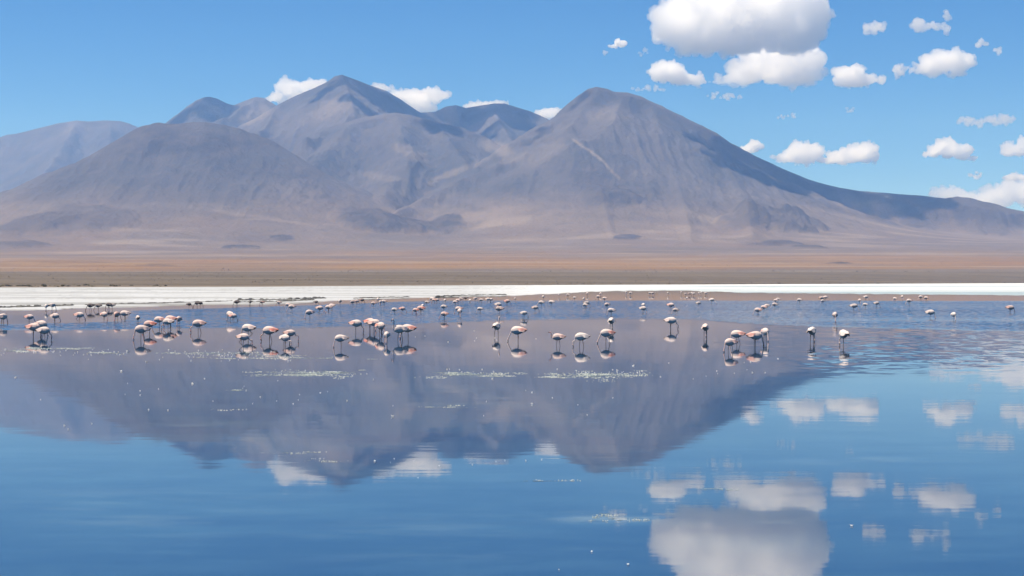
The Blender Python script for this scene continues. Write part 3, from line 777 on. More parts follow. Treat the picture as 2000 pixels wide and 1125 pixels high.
BODY = [(-.295, .352, .006, .005), (-.265, .358, .024, .014), (-.225, .362, .044, .034), (-.17, .362, .066, .066), (-.10, .354, .086, .100), (-.03, .347, .100, .122),
        (.05, .344, .104, .130), (.11, .340, .096, .120), (.155, .330, .078, .095), (.188, .314, .052, .066)]
NECKS0 = {   # neck path, then head, then bill (x, z)
 'near': [(.213, .298), (.222, .25), (.232, .19), (.252, .135), (.262, .092), (.262, .068), (.250, .030), (.236, -.012)],
 'bend': [(.214, .297), (.214, .255), (.246, .215), (.296, .203), (.335, .175), (.342, .120), (.335, .080), (.318, .040), (.300, -.005)],
 'reach': [(.220, .295), (.262, .245), (.312, .185), (.358, .128), (.388, .090), (.398, .066), (.395, .030), (.384, -.012)],
 'arch': [(.214, .295), (.245, .25), (.300, .236), (.360, .248), (.405, .238), (.428, .190), (.430, .125), (.424, .080), (.408, .036), (.392, -.008)],
 'up': [(.212, .322), (.236, .345), (.238, .40), (.220, .47), (.206, .54), (.212, .60), (.232, .632), (.256, .638), (.286, .618), (.297, .575)],
 'raised': [(.216, .318), (.250, .325), (.268, .36), (.258, .41), (.250, .45), (.262, .488), (.284, .503), (.304, .508), (.345, .512), (.378, .500)],
 'preen': [(.214, .315), (.246, .335), (.256, .385), (.230, .435), (.180, .470), (.125, .488), (.085, .492), (.062, .488), (.025, .470), (-.01, .450)],
 'under': [(.210, .296), (.208, .25), (.205, .19), (.196, .135), (.182, .095), (.170, .072), (.145, .036), (.128, -.008)],
}
def _draw_in(pth, f): return [(.205 + (x - .205) * f if x > .205 else x, z) for x, z in pth]
NECKS = dict(NECKS0, reach=_draw_in(NECKS0['reach'], .58), bend=_draw_in(NECKS0['bend'], .6), arch=_draw_in(NECKS0['arch'], .6), far=NECKS0['reach'])
LEGS = {   # left and right leg: hip, ankle, foot (x, y, z)
 'stand': [[(-.01, .04, .30), (-.015, .045, .12), (-.01, .05, -.14)], [(.02, -.04, .30), (.005, -.045, .12), (.02, -.05, -.14)]],
 'stride': [[(-.02, .04, .30), (-.055, .045, .14), (-.125, .05, -.12)], [(.02, -.04, .30), (.02, -.045, .12), (.03, -.05, -.14)]],
 'wide': [[(-.02, .04, .30), (-.04, .045, .15), (-.09, .05, -.13)], [(.03, -.04, .30), (.055, -.045, .14), (.07, -.05, -.14)]],
 'lift': [[(-.03, .04, .30), (-.17, .05, .15), (-.06, .055, .045)], [(.02, -.04, .30), (.015, -.045, .12), (.02, -.05, -.14)]],
 'one': [[(.0, .012, .30), (-.005, .012, .12), (.0, .012, -.14)], [(.0, -.04, .30), (.01, -.045, .25), (.03, -.05, .22)]],
}
_bird_cache = {}
def bird_mesh(neck, legs):
    if (neck, legs) in _bird_cache: return _bird_cache[(neck, legs)]
    bm = bmesh.new()
    nk = NECKS[neck]
    npts = np.array(nk)
    k = len(nk)
    path = curve(np.vstack([[(.190, .315)], npts]), 44)[4:]
    idx = np.linspace(0, k, 44)[4:]
    hi = k - 2.0                                  # curve parameter of the head
    prof = []
    for (x, z), t in zip(path, idx):
        if t < hi - .9: w = max(.0165, .040 - .022 * t)
        elif t < hi + .35: w = .0165 + .0125 * math.exp(-((t - hi + .12) / .42) ** 2)
        else: w = max(.006, .017 - .0075 * (t - hi - .35) ** 1.0)
        prof.append((x, z, w * (.9 if t > hi - .5 else 1), w))
    loft(bm, BODY + prof, 12)
    leg_pts = []
    for lg in LEGS[legs]:
        h, a, f = [np.array(q) for q in lg]
        thigh = h + (a - h) * .35
        tube3(bm, [h + (0, 0, .03), h, thigh, a, a + (f - a) * .1, f], [.03, .028, .0110, .0108, .0088, .0088])
        leg_pts += [h * (1 - t) + a * t for t in np.linspace(.3, 1, 14)] + [a * (1 - t) + f * t for t in np.linspace(0, 1, 16)]
    # folded wings: long drooping feathers laid over the flanks
    for sgn in (1, -1):
        for j in range(5):
            y0 = sgn * (.056 + .010 * j); z0 = .425 - .024 * j
            pts = [(.06 - .03 * j, y0 * 1.05, z0 - .012), (-.08, y0 * 1.18, z0 - .012), (-.18, y0 * .9, z0 - .028), (-.265 - .012 * (2 - abs(j - 2)), y0 * .42, .374 - .007 * j)]
            c3 = curve(pts, 9)
            tube3(bm, [tuple(q) for q in c3], [.012, .020, .024, .024, .022, .018, .014, .010, .005], 6)
    me = bpy.data.meshes.new('flamingo'); bm.to_mesh(me); bm.free()
    me2 = baked(me, ('REMESH', dict(mode='VOXEL', voxel_size=.0056)), ('SMOOTH', dict(factor=.4, iterations=1)))
    me2.name = 'flamingo'
    nv = len(me2.vertices)
    co = np.empty(nv * 3, np.float32); me2.vertices.foreach_get('co', co); co = co.reshape(-1, 3)
    npth = np.stack([path[:, 0], np.zeros(len(path)), path[:, 1]], -1)
    def dist(a): return np.min(np.linalg.norm(co[:, None, :] - np.asarray(a)[None], axis=2), axis=1)
    d_leg = dist(leg_pts)
    dn_all = np.linalg.norm(co[:, None, :] - npth[None], axis=2)
    d_neck, i_neck = dn_all.min(1), idx[dn_all.argmin(1)]
    x, y, z = co[:, 0], np.abs(co[:, 1]), co[:, 2]
    leg = (d_leg < .022) & (z < .25)
    isn = (d_neck < .045) & (x > .0 if neck == 'preen' else x > .19) & ~leg if neck != 'under' else (d_neck < .045) & (z < .30) & ~leg
    nf = np.clip(i_neck / k, 0, 1)
    wob_ = fbm(x * 30, z * 40, y * 30, octaves=2, seed=6) * .02
    wing = sstep(-.03, -.11, x + wob_) * (1 - sstep(.425, .455, z + wob_)) * sstep(.30, .335, z)
    streak_ = sstep(.03, -.05, x) * np.exp(-((z - .385 - (x + .1) * .10 + wob_) / .028) ** 2)
    feath = np.clip(.55 + 1.3 * fbm(x * 22, z * 55, y * 30, octaves=3, seed=12), 0, 1)
    coral = np.clip(np.maximum(wing * (.25 + .6 * feath), streak_ * .9), 0, 1)
    dark = sstep(-.195, -.245, x + wob_) * (1 - sstep(.358, .378, z)) * .95
    dark = np.maximum(dark, np.exp(-((z - .300 - (x + .2) * -.28) / .012) ** 2) * sstep(-.08, -.16, x) * .85)
    coral[isn] = 0; dark[isn] = 0
    bill = isn & (i_neck > hi + .55)
    dark[bill] = .93
    dark[leg] = .76
    coral[leg] = .0
    neckm = np.where(isn, .35 + .65 * sstep(.25, .8, nf), 0)
    paint = np.stack([coral, dark, neckm, np.zeros(nv)], -1)
    color_attr(me2, 'paint', paint.astype(np.float32))
    me2.polygons.foreach_set('use_smooth', np.ones(len(me2.polygons), bool))
    me2.materials.clear(); me2.materials.append(MAT['bird'])
    _bird_cache[(neck, legs)] = me2
    return me2

L_, R_, AW, TO = 180, 0, 90, -90
# px, body row, water row, heading, neck, legs, pink, red, grey, label
BIRDS = [
 (5, 616, 634, 60, 'near', 'stand', .25, .2, 0, 'pale flamingo at the left edge of the photo feeding with lowered neck'),
 (57, 618, 632, R_, 'reach', 'stand', .35, 1, 0, 'flamingo with coral tail behind the tight group of three at far left'),
 (80, 629, 652, R_, 'near', 'stand', .3, .3, 0, 'rearmost of the tight group of three flamingos at far left'),
 (65, 636, 659, R_, 'near', 'stand', .4, 1, 0, 'left bird with red tail of the tight group of three at far left'),
 (85, 644, 664, R_, 'bend', 'wide', .15, .1, 0, 'nearest grey-white bird with black tail of the group of three at far left'),
 (90, 597, 607.5, TO, 'near', 'one', 0, 0, 0, 'left of two small white flamingos standing before the mud edge at left'),
 (102, 595, 606, 50, 'near', 'stand', .05, 0, .1, 'right of two small white flamingos standing before the mud edge at left'),
 (107, 616, 630.5, R_, 'bend', 'stand', .2, .2, 0, 'whitish flamingo facing right behind the tight group, white tail tip'),
 (154.7, 614, 629, R_, 'bend', 'lift', .3, .9, 0, 'flamingo with coral tail and one bent leg, alone at left'),
 (177, 595.6, 607, L_, 'reach', 'wide', 0, 0, .85, 'large dark grey flamingo stooping leftwards at the salt edge'),
 (192, 596, 606, L_, 'reach', 'stand', 0, 0, .7, 'grey flamingo stooping just right of the largest dark grey one'),
 (213, 594, 604.5, L_, 'near', 'stand', 0, 0, .8, 'left of two small grey flamingos touching at the salt edge'),
 (219, 595, 604.5, L_, 'reach', 'stand', 0, 0, .5, 'right of two small grey flamingos touching at the salt edge'),
 (203, 613, 627.5, -35, 'near', 'wide', .35, .7, 0, 'pinkish flamingo with its dark bill beside its body, left of a red one'),
 (228, 613, 628.5, TO, 'near', 'stand', .75, 1, 0, 'red-pink flamingo seen end on between two paler birds at left'),
 (244, 610, 626, L_, 'under', 'stand', .2, .1, 0, 'pale flamingo with grey tail facing left beside the red-pink bird'),
 (269, 621, 632, 110, 'near', 'stand', .05, .1, .1, 'white rounded flamingo directly behind the front bird of the left cluster'),
 (277, 635, 664, 205, 'near', 'stride', .25, .2, 0, 'large pale front bird of the left cluster standing on one straight leg'),
 (292, 631.5, 650, L_, 'near', 'stand', .6, 1, 0, 'pink flamingo with red tail just right of the large pale front bird'),
 (311, 623, 639.5, L_, 'reach', 'stand', .3, 1, 0, 'flamingo with orange tail feathers in the middle of the left cluster'),
 (333, 620.5, 639, L_, 'bend', 'stand', .5, 1, 0, 'strongly coral flamingo half hidden behind a white one in the left cluster'),
 (328, 627, 644, L_, 'bend', 'lift', .12, .1, 0, 'greyish white flamingo with a raised hind leg in the left cluster'),
 (349.5, 622, 637, TO, 'near', 'one', .45, .7, 0, 'pink flamingo seen end on at the right side of the left cluster'),
 (388, 629, 650, L_, 'bend', 'stride', .35, .5, 0, 'flamingo striding alone to the left with a dark tail tip, right of the cluster'),
 (369, 594, 601.5, R_, 'reach', 'stand', 0, 0, .9, 'dark flamingo silhouette facing right, first of three on the calm strip'),
 (385, 591.5, 600, L_, 'reach', 'stand', 0, 0, .9, 'dark flamingo silhouette facing left, second of three on the calm strip'),
 (391, 591.5, 599.5, R_, 'near', 'stand', 0, 0, .9, 'dark flamingo silhouette facing right, third of three on the calm strip'),
 (463, 589, 598.5, L_, 'reach', 'wide', 0, 0, .9, 'dark flamingo silhouette at the left end of the double mud ledge'),
 (488.6, 589, 597, TO, 'near', 'one', 0, 0, .9, 'thin dark flamingo silhouette standing end on before the mud ledge'),
 (448.5, 612, 627.5, 120, 'near', 'stand', .1, .1, 0, 'white flamingo half hidden behind a coral one on the blue ripples'),
 (455, 616, 628.5, R_, 'near', 'wide', .45, 1, 0, 'coral-winged flamingo overlapping a white one on the blue ripples at left'),
 (484.7, 639, 660, L_, 'near', 'lift', .2, .2, 0, 'flamingo feeding leftwards directly behind the one with the arched neck'),
 (475, 660, 676, R_, 'arch', 'lift', .3, .45, 0, 'front flamingo with arched neck and raised leg, white tail pointing left'),
 (512, 589.5, 597, L_, 'near', 'stand', .4, .5, .6, 'dark reddish flamingo in front of the double mud ledge'),
 (545, 590, 597.5, L_, 'reach', 'stand', .2, .2, .2, 'small pale flamingo in front of the double mud ledge'),
 (562.5, 594, 602.5, L_, 'reach', 'stand', .2, .2, 0, 'left one of an overlapping pair below the double mud ledge'),
 (570, 598, 609.5, 200, 'reach', 'one', .3, .3, 0, 'right nearer one of an overlapping pair below the double mud ledge'),
 (617, 589.5, 596, R_, 'reach', 'stand', 0, 0, .75, 'small dark flamingo reaching right at the right end of the mud ledge'),
 (624, 600.5, 612, R_, 'far', 'stride', .3, .3, .1, 'flamingo with neck stretched far right, facing an overlapping pair'),
 (642, 599, 610, L_, 'reach', 'stand', .3, .3, 0, 'nearer of an overlapping pair facing a neck-stretching flamingo'),
 (648, 596, 606, 160, 'near', 'stride', .2, .2, 0, 'farther of an overlapping pair facing a neck-stretching flamingo'),
 (664, 587.5, 596.5, TO, 'near', 'one', .15, .1, .1, 'tiny end-on flamingo alone right of the mud ledges'),
 (689, 589, 597.5, 215, 'near', 'stand', .2, .2, .25, 'left of two small overlapping flamingos on the far water, dark neck'),
 (696.4, 587.6, 595, R_, 'reach', 'stand', .3, .3, .1, 'right pinkish one of two small overlapping flamingos on the far water'),
 (706.7, 585, 593, R_, 'near', 'stand', .2, .3, .7, 'small brownish dark flamingo standing at the salt edge'),
 (604.7, 609, 623, 225, 'near', 'one', .3, .4, 0, 'flamingo with straight white lowered neck alone on the blue ripples'),
 (729.5, 591.5, 599.5, L_, 'reach', 'stand', .35, .4, 0, 'small pink flamingo feeding left, first of a loose far group of four'),
 (738, 583.7, 592, TO, 'near', 'stand', .1, .1, 0, 'tiny pale flamingo at the back of the loose far group of four'),
 (743, 589, 597, TO, 'near', 'one', .2, .3, .1, 'end-on flamingo in the middle of the loose far group of four'),
 (750, 588, 596.5, L_, 'reach', 'stand', .2, .3, 0, 'rightmost flamingo of the loose far group of four'),
 (526.7, 642, 667, L_, 'bend', 'stride', .3, 1, 0, 'flamingo with red wing striding left, alone right of the arched-neck bird'),
 (566, 651, 667, R_, 'arch', 'stand', .3, .5, 0, 'pale flamingo stretching an arched pink neck right, behind a white one'),
 (556, 663.6, 678, -35, 'arch', 'stand', .05, .05, 0, 'white rounded flamingo in front of the arched-neck pale one'),
 (665.8, 664, 679, 195, 'near', 'one', .12, .1, 0, 'plump white front flamingo with its own clear mirror image at centre left'),
 (695, 630, 650, R_, 'bend', 'stand', .2, .6, 0, 'flamingo with orange-edged grey wing left of the coral trio'),
 (722.4, 627, 646, -20, 'near', 'stand', .4, 1, 0, 'leftmost bird of the overlapping coral trio'),
 (730.8, 628.5, 649, R_, 'bend', 'stand', .3, .6, 0, 'middle pale bird of the overlapping coral trio'),
 (743, 631, 656, -60, 'near', 'stand', .3, 1, 0, 'rightmost bird with bright red shoulder of the coral trio'),
 (755.5, 653, 671, TO, 'near', 'one', .12, .1, 0, 'white flamingo seen head on with neck straight down, left of upright bird'),
 (770.6, 604, 613.5, 200, 'near', 'stand', .1, .1, 0, 'white flamingo left of a red one facing right on the blue ripples'),
 (785.5, 602, 612, R_, 'reach', 'wide', .7, 1, 0, 'red flamingo facing right alone on the blue ripples'),
 (812, 604.5, 614.5, L_, 'near', 'stand', .6, 1, 0, 'left coral bird of three overlapping on the blue ripples'),
 (822, 601, 613.5, L_, 'near', 'stand', .6, 1, 0, 'middle coral bird of three overlapping on the blue ripples'),
 (825.5, 596.7, 606.5, TO, 'near', 'stand', .05, .1, 0, 'white bird behind two coral ones on the blue ripples'),
 (834, 589.5, 597, L_, 'reach', 'stand', .05, .1, .35, 'grey flamingo reaching left, behind the white and two coral birds'),
 (844, 582.5, 590.5, 150, 'near', 'stand', .1, .1, 0, 'white back bird of a far overlapping trio left of centre'),
 (848, 585.6, 593, L_, 'near', 'stand', .5, .8, 0, 'pink left bird of a far overlapping trio left of centre'),
 (853, 585.3, 592.5, 10, 'near', 'stand', .3, .5, 0, 'right bird of a far overlapping trio left of centre'),
 (869, 586, 593.3, TO, 'near', 'one', .05, .1, 0, 'small white flamingo right of the far overlapping trio'),
 (866.8, 598, 608, 190, 'under', 'stand', .05, .1, .1, 'white flamingo on the ripples directly behind a pink one'),
 (868, 612, 624, L_, 'reach', 'stand', .55, .5, 0, 'pink flamingo leaning left at the lower edge of the blue ripples'),
 (889, 589, 596.5, L_, 'reach', 'stand', .2, .3, 0, 'first and nearest of four small flamingos lined diagonally near centre'),
 (894.5, 586, 594, L_, 'near', 'stand', .3, .4, 0, 'second of four small flamingos lined diagonally near centre'),
 (900, 583, 590.3, L_, 'reach', 'stand', .1, .1, .3, 'third of four small flamingos lined diagonally near centre'),
 (909.7, 581, 588, L_, 'reach', 'wide', 0, 0, .7, 'last and darkest of four small flamingos lined diagonally near centre'),
 (918, 586, 592.8, -60, 'near', 'stand', .05, .1, 0, 'small white flamingo right of the diagonal line of four'),
 (928, 582.4, 589, R_, 'reach', 'stand', .1, .1, .1, 'small flamingo reaching right behind the diagonal line of four'),
 (940, 585, 592, L_, 'near', 'stand', .1, .1, .1, 'small flamingo feeding left between two that reach right'),
 (952.6, 583.7, 591.3, R_, 'near', 'stand', .1, .1, 0, 'left white bird of a far touching pair at centre'),
 (958.5, 584.3, 590.8, R_, 'reach', 'stand', .1, .1, .1, 'right bird reaching right of a far touching pair at centre'),
 (990.3, 587.6, 597, R_, 'reach', 'stand', .6, 1, 0, 'small orange-red flamingo facing right near the centre'),
 (896, 602, 613.5, L_, 'near', 'stand', .25, .7, 0, 'orange-edged rear bird of an overlapping pair on the ripples at centre'),
 (898, 606.4, 620.5, TO, 'near', 'one', .2, .4, 0, 'front head-on bird of an overlapping pair on the ripples at centre'),
 (937.7, 602.5, 612, 200, 'near', 'stand', .05, .1, .1, 'white flamingo feeding alone on the ripples just left of centre'),
 (972.8, 594, 605, R_, 'near', 'stand', .05, .1, .1, 'white rear bird half hidden by a one-legged grey flamingo'),
 (975.4, 600.5, 614.5, L_, 'preen', 'one', .2, .2, .25, 'grey flamingo on one leg preening on the ripples at centre'),
 (781.6, 640, 664, 215, 'up', 'wide', .1, .1, 0, 'upright flamingo with raised pink head and black bill'),
 (797, 637.6, 662, L_, 'near', 'stand', .2, 1, 0, 'white flamingo with coral tail overlapped by the upright one'),
 (970, 627, 657, 80, 'up', 'stride', 0, 0, 0, 'white flamingo seen from behind with its neck raised'),
 (1006, 583, 589, TO, 'near', 'stand', .02, .1, 0, 'tiny white flamingo on the border of ripples and brown calm strip'),
 (1061, 579, 586.3, TO, 'near', 'stand', .1, .2, 0, 'tiny flamingo on the left part of the brown calm strip, above a stooping one'),
 (1091.4, 575.4, 580.2, TO, 'near', 'one', .05, .1, 0, 'left of two tiny flamingos with long pale reflections on the brown strip'),
 (1109.4, 575, 580.2, L_, 'reach', 'stand', .05, .1, 0, 'right of two tiny flamingos with long pale reflections on the brown strip'),
 (1122.4, 581, 586.5, L_, 'near', 'stand', .1, .1, .1, 'tiny flamingo feeding left where the brown strip meets the ripples'),
 (1147, 572.5, 578.2, -60, 'near', 'stand', .2, .2, .1, 'left of two tiniest flamingos behind a feeding group on the brown strip'),
 (1173, 572.8, 578.2, -60, 'near', 'stand', .2, .2, 0, 'right of two tiniest flamingos behind a feeding group on the brown strip'),
 (1168.6, 578.7, 585.5, L_, 'reach', 'stand', .3, .4, 0, 'tiny pinkish flamingo stooping left on the brown strip before another'),
 (1140, 583, 589.8, TO, 'near', 'stand', .02, .1, 0, 'tiny white flamingo behind an overlapping pair on the ripple border'),
 (1181, 582, 589.5, L_, 'reach', 'stand', .2, .2, 0, 'topmost of the column of four flamingos right of centre'),
 (1057.4, 589.7, 599, L_, 'far', 'one', .1, .1, .15, 'farther of two flamingos whose necks cross, grey tail to the right'),
 (1077.3, 589, 598.5, L_, 'under', 'stand', .05, .1, .1, 'small flamingo alone right of the two with crossing necks'),
 (1045, 600, 610.5, R_, 'bend', 'stand', .15, .2, .2, 'nearer of two flamingos whose necks cross, tail to the left'),
 (1145.5, 591, 600, R_, 'reach', 'stand', .02, .05, .35, 'grey-backed bird reaching right, rear one of an overlapping far pair'),
 (1143, 595.6, 603, L_, 'under', 'stand', .05, .1, .05, 'white front bird of an overlapping far pair on the ripples'),
 (1185.8, 594, 603.5, 195, 'near', 'stand', .25, .3, 0, 'second from top in the column of four flamingos right of centre'),
 (1023, 610.5, 621.5, R_, 'bend', 'wide', .02, .05, .1, 'white flamingo with black tail facing right near the ripple edge'),
 (1194, 605, 617, 190, 'near', 'stand', .1, .1, 0, 'third from top in the column of four, above a white long-legged bird'),
 (1194, 621.6, 644, AW, 'near', 'stand', 0, 0, 0, 'white long-legged flamingo seen from behind, lowest of the column of four'),
 (1011.8, 643.7, 667, L_, 'reach', 'stand', .15, 1, 0, 'front flamingo with bright orange-red wing and red reflection at centre'),
 (1090.5, 656.7, 676, L_, 'raised', 'wide', .35, .35, 0, 'pink flamingo with neck half raised looking left, bill level'),
 (1136, 656, 678, L_, 'bend', 'wide', 0, .0, 0, 'white flamingo with jet-black tail feeding beside the neck-raising one'),
 (1185.5, 649, 671, L_, 'reach', 'stride', .15, 1, 0, 'white flamingo with red and black tail feeding below the column of four'),
 (1222.8, 569.5, 576, TO, 'near', 'one', .05, .1, 0, 'left of a tiny far pair standing before the salt, right of centre'),
 (1231.6, 571.4, 576.8, L_, 'reach', 'stand', .05, .1, 0, 'right of a tiny far pair standing before the salt, right of centre'),
 (1269.7, 571.7, 576.8, L_, 'near', 'stand', .05, .1, .1, 'left of a tiny touching pair alone on the brown strip'),
 (1274.5, 571.7, 576.8, R_, 'near', 'stand', .05, .1, .1, 'right of a tiny touching pair alone on the brown strip'),
 (1304.5, 571.7, 577, TO, 'near', 'one', .05, .1, 0, 'single tiny flamingo between a touching pair and the far row of eight'),
 (1330.4, 570.7, 576.2, TO, 'near', 'one', .05, .1, 0, 'leftmost of the far row of eight flamingos'),
 (1339, 573.5, 578, R_, 'near', 'stand', .1, .1, .25, 'second from left in the far row of eight flamingos'),
 (1345.8, 573, 578, R_, 'reach', 'stand', .3, .3, .25, 'third from left in the far row of eight flamingos'),
 (1351, 571.7, 577, TO, 'near', 'stand', .05, .1, 0, 'fourth from left in the far row of eight flamingos'),
 (1354.8, 573, 578.2, R_, 'reach', 'stand', .05, .1, .1, 'fifth from left in the far row of eight flamingos'),
 (1365, 571.7, 576.6, TO, 'near', 'one', .02, .1, 0, 'sixth from left in the far row of eight flamingos'),
 (1369.5, 571, 576.4, TO, 'near', 'one', .02, .1, 0, 'seventh from left in the far row of eight flamingos'),
 (1378, 572, 576.6, R_, 'near', 'stand', .02, .1, 0, 'rightmost of the far row of eight flamingos'),
 (1341.8, 581.3, 587.2, TO, 'near', 'one', .05, .1, 0, 'white flamingo standing below the far row of eight'),
 (1390, 583.5, 593.6, -15, 'far', 'stand', .05, .1, 0, 'white flamingo with long neck stretched down right, right of far row'),
 (1363.9, 591.3, 599, R_, 'near', 'stand', .02, .05, .15, 'small white flamingo on the ripples below the far row of eight'),
 (1310, 592.7, 606, -20, 'far', 'stand', .5, .5, 0, 'pink flamingo whose neck reaches down behind a walking one'),
 (1319.5, 604.8, 614.5, L_, 'reach', 'lift', .1, .1, .2, 'grey-white walking flamingo in front of the pink one'),
 (1256.6, 594.8, 605, TO, 'near', 'stand', .05, .1, 0, 'rear bird of a stacked pair on the ripples right of centre'),
 (1255.8, 601.3, 612.5, -20, 'near', 'wide', .05, .1, .1, 'front bird of a stacked pair on the ripples right of centre'),
 (1310, 623.3, 643, R_, 'bend', 'stand', .1, .1, 0, 'white flamingo with black tail facing right below the ripples'),
 (1377.8, 638, 659, 70, 'near', 'stand', .08, .1, 0, 'white flamingo seen from behind with tail cocked, alone left of pink pair'),
 (1440.4, 651, 672, L_, 'near', 'stride', .2, 1, 0, 'flamingo with orange wing patch behind the pinkish front bird'),
 (1427, 667.4, 688, 215, 'near', 'wide', .3, .5, 0, 'nearest pinkish flamingo at right with rounded back and lowered neck'),
 (1480.7, 604.3, 616, L_, 'reach', 'stand', .3, .6, 0, 'first and nearest of three flamingos in a diagonal line on the right ripples'),
 (1492, 599, 608.5, L_, 'near', 'stand', .3, .5, 0, 'second of three flamingos in a diagonal line on the right ripples'),
 (1498, 596.3, 605, L_, 'near', 'stride', .1, .1, 0, 'third of three flamingos in a diagonal line on the right ripples'),
 (1515.3, 586, 593, L_, 'near', 'stand', .2, .2, 0, 'left white bird of an overlapping pair on the strip border at right'),
 (1519.6, 583.7, 591, L_, 'near', 'stand', .05, .1, .2, 'right grey-tailed bird of an overlapping pair on the strip border at right'),
 (1513.3, 593.7, 602.8, 195, 'reach', 'stand', .1, .1, .1, 'small flamingo just below the overlapping pair on the strip border'),
 (1561.6, 585, 593, L_, 'reach', 'stand', .1, .1, .1, 'small flamingo feeding left alone on the strip border at right'),
 (1604, 580.7, 589, R_, 'near', 'stand', .2, .2, .2, 'left rear bird of a far trio at right'),
 (1611.6, 579, 587.5, -30, 'reach', 'stand', .2, .2, 0, 'right rear bird with neck slanting right of a far trio at right'),
 (1606.7, 587, 593.8, 205, 'near', 'stand', .02, .05, 0, 'white front bird of a far trio at right'),
 (1679, 585.7, 594, TO, 'near', 'one', .2, .2, .1, 'end-on flamingo between two others left of the far right group'),
 (1691, 579, 586.8, -15, 'far', 'stand', .1, .1, 0, 'far flamingo on the brown strip with its neck slanting right'),
 (1690, 594.3, 602, L_, 'reach', 'stand', .02, .05, .1, 'white flamingo feeding left below an end-on one'),
 (1667.7, 596.3, 608, -25, 'reach', 'stand', .05, .05, .25, 'grey-sided flamingo with neck lowered right, alone on the right ripples'),
 (1631, 613.7, 629.5, TO, 'near', 'one', .3, .5, 0, 'rounded pinkish flamingo head on above the pair of white birds at right'),
 (1474.7, 653.7, 677, R_, 'near', 'stand', .25, .7, 0, 'flamingo facing right with black-tipped tail and pale orange back'),
 (1494.4, 646.3, 667, -75, 'near', 'stand', .15, .8, 0, 'white and coral flamingo head on, right of the black-tailed one'),
 (1586, 644.3, 668.5, 65, 'near', 'stand', 0, 0, 0, 'white flamingo with tail cocked up right, left of the last white one'),
 (1648, 650.3, 676, 100, 'bend', 'one', 0, 0, 0, 'white flamingo with curved neck, nearest bird at right'),
 (1712, 591.5, 600.3, R_, 'reach', 'stand', .1, .1, .2, 'flamingo stooping right alone at the left of the far right group'),
 (1748, 582.5, 589, L_, 'reach', 'stand', .1, .1, 0, 'leftmost small bird of the far right group, stooping left'),
 (1762, 576.5, 586.3, TO, 'near', 'one', .2, .3, 0, 'upright-looking end-on bird at the back of the far right group'),
 (1776, 584.8, 595.5, 195, 'reach', 'stand', .15, .5, 0, 'largest white and red bird of the far right group'),
 (1798.6, 578, 586.5, L_, 'reach', 'stand', .1, .2, 0, 'left of the two rightmost birds of the far right group'),
 (1809, 581, 588.3, L_, 'near', 'stand', .15, .3, .1, 'right of the two rightmost birds of the far right group'),
 (1817, 608.8, 622.5, -30, 'near', 'stand', .1, .1, .05, 'white flamingo with dark side on the open right ripples, left of another'),
 (1862.5, 613.3, 626.5, TO, 'near', 'one', .0, .0, 0, 'white end-on flamingo with pale reflection on the open right ripples'),
 (1973, 599, 612.3, R_, 'near', 'stand', .4, .5, .2, 'brownish pink flamingo near the right edge of the photo'),
]
for (px, pyb, pyw, hd, nk, lg, pk, rd, gr, lab) in BIRDS:
    Yb = ydist(pyw); s_ = F / Yb
    k = min(1.16, max(.9, (pyw - pyb) / (0.355 * s_)))
    o = bpy.data.objects.new('flamingo', bird_mesh(nk, lg))
    COL.objects.link(o)
    o.location = ((px - CX) / F * Yb, Yb, -0.012)
    jit = random.uniform(-12, 12)
    o.rotation_euler = (0, 0, R(hd + jit))
    o.scale = (k * .98, k, k)
    o.color = (pk * random.uniform(.7, 1.1), rd * random.uniform(.6, .95), min(1, gr + random.uniform(0, .12)), 1)
    tag(o, lab, 'flamingo', 'flamingos feeding in the shallow lagoon')

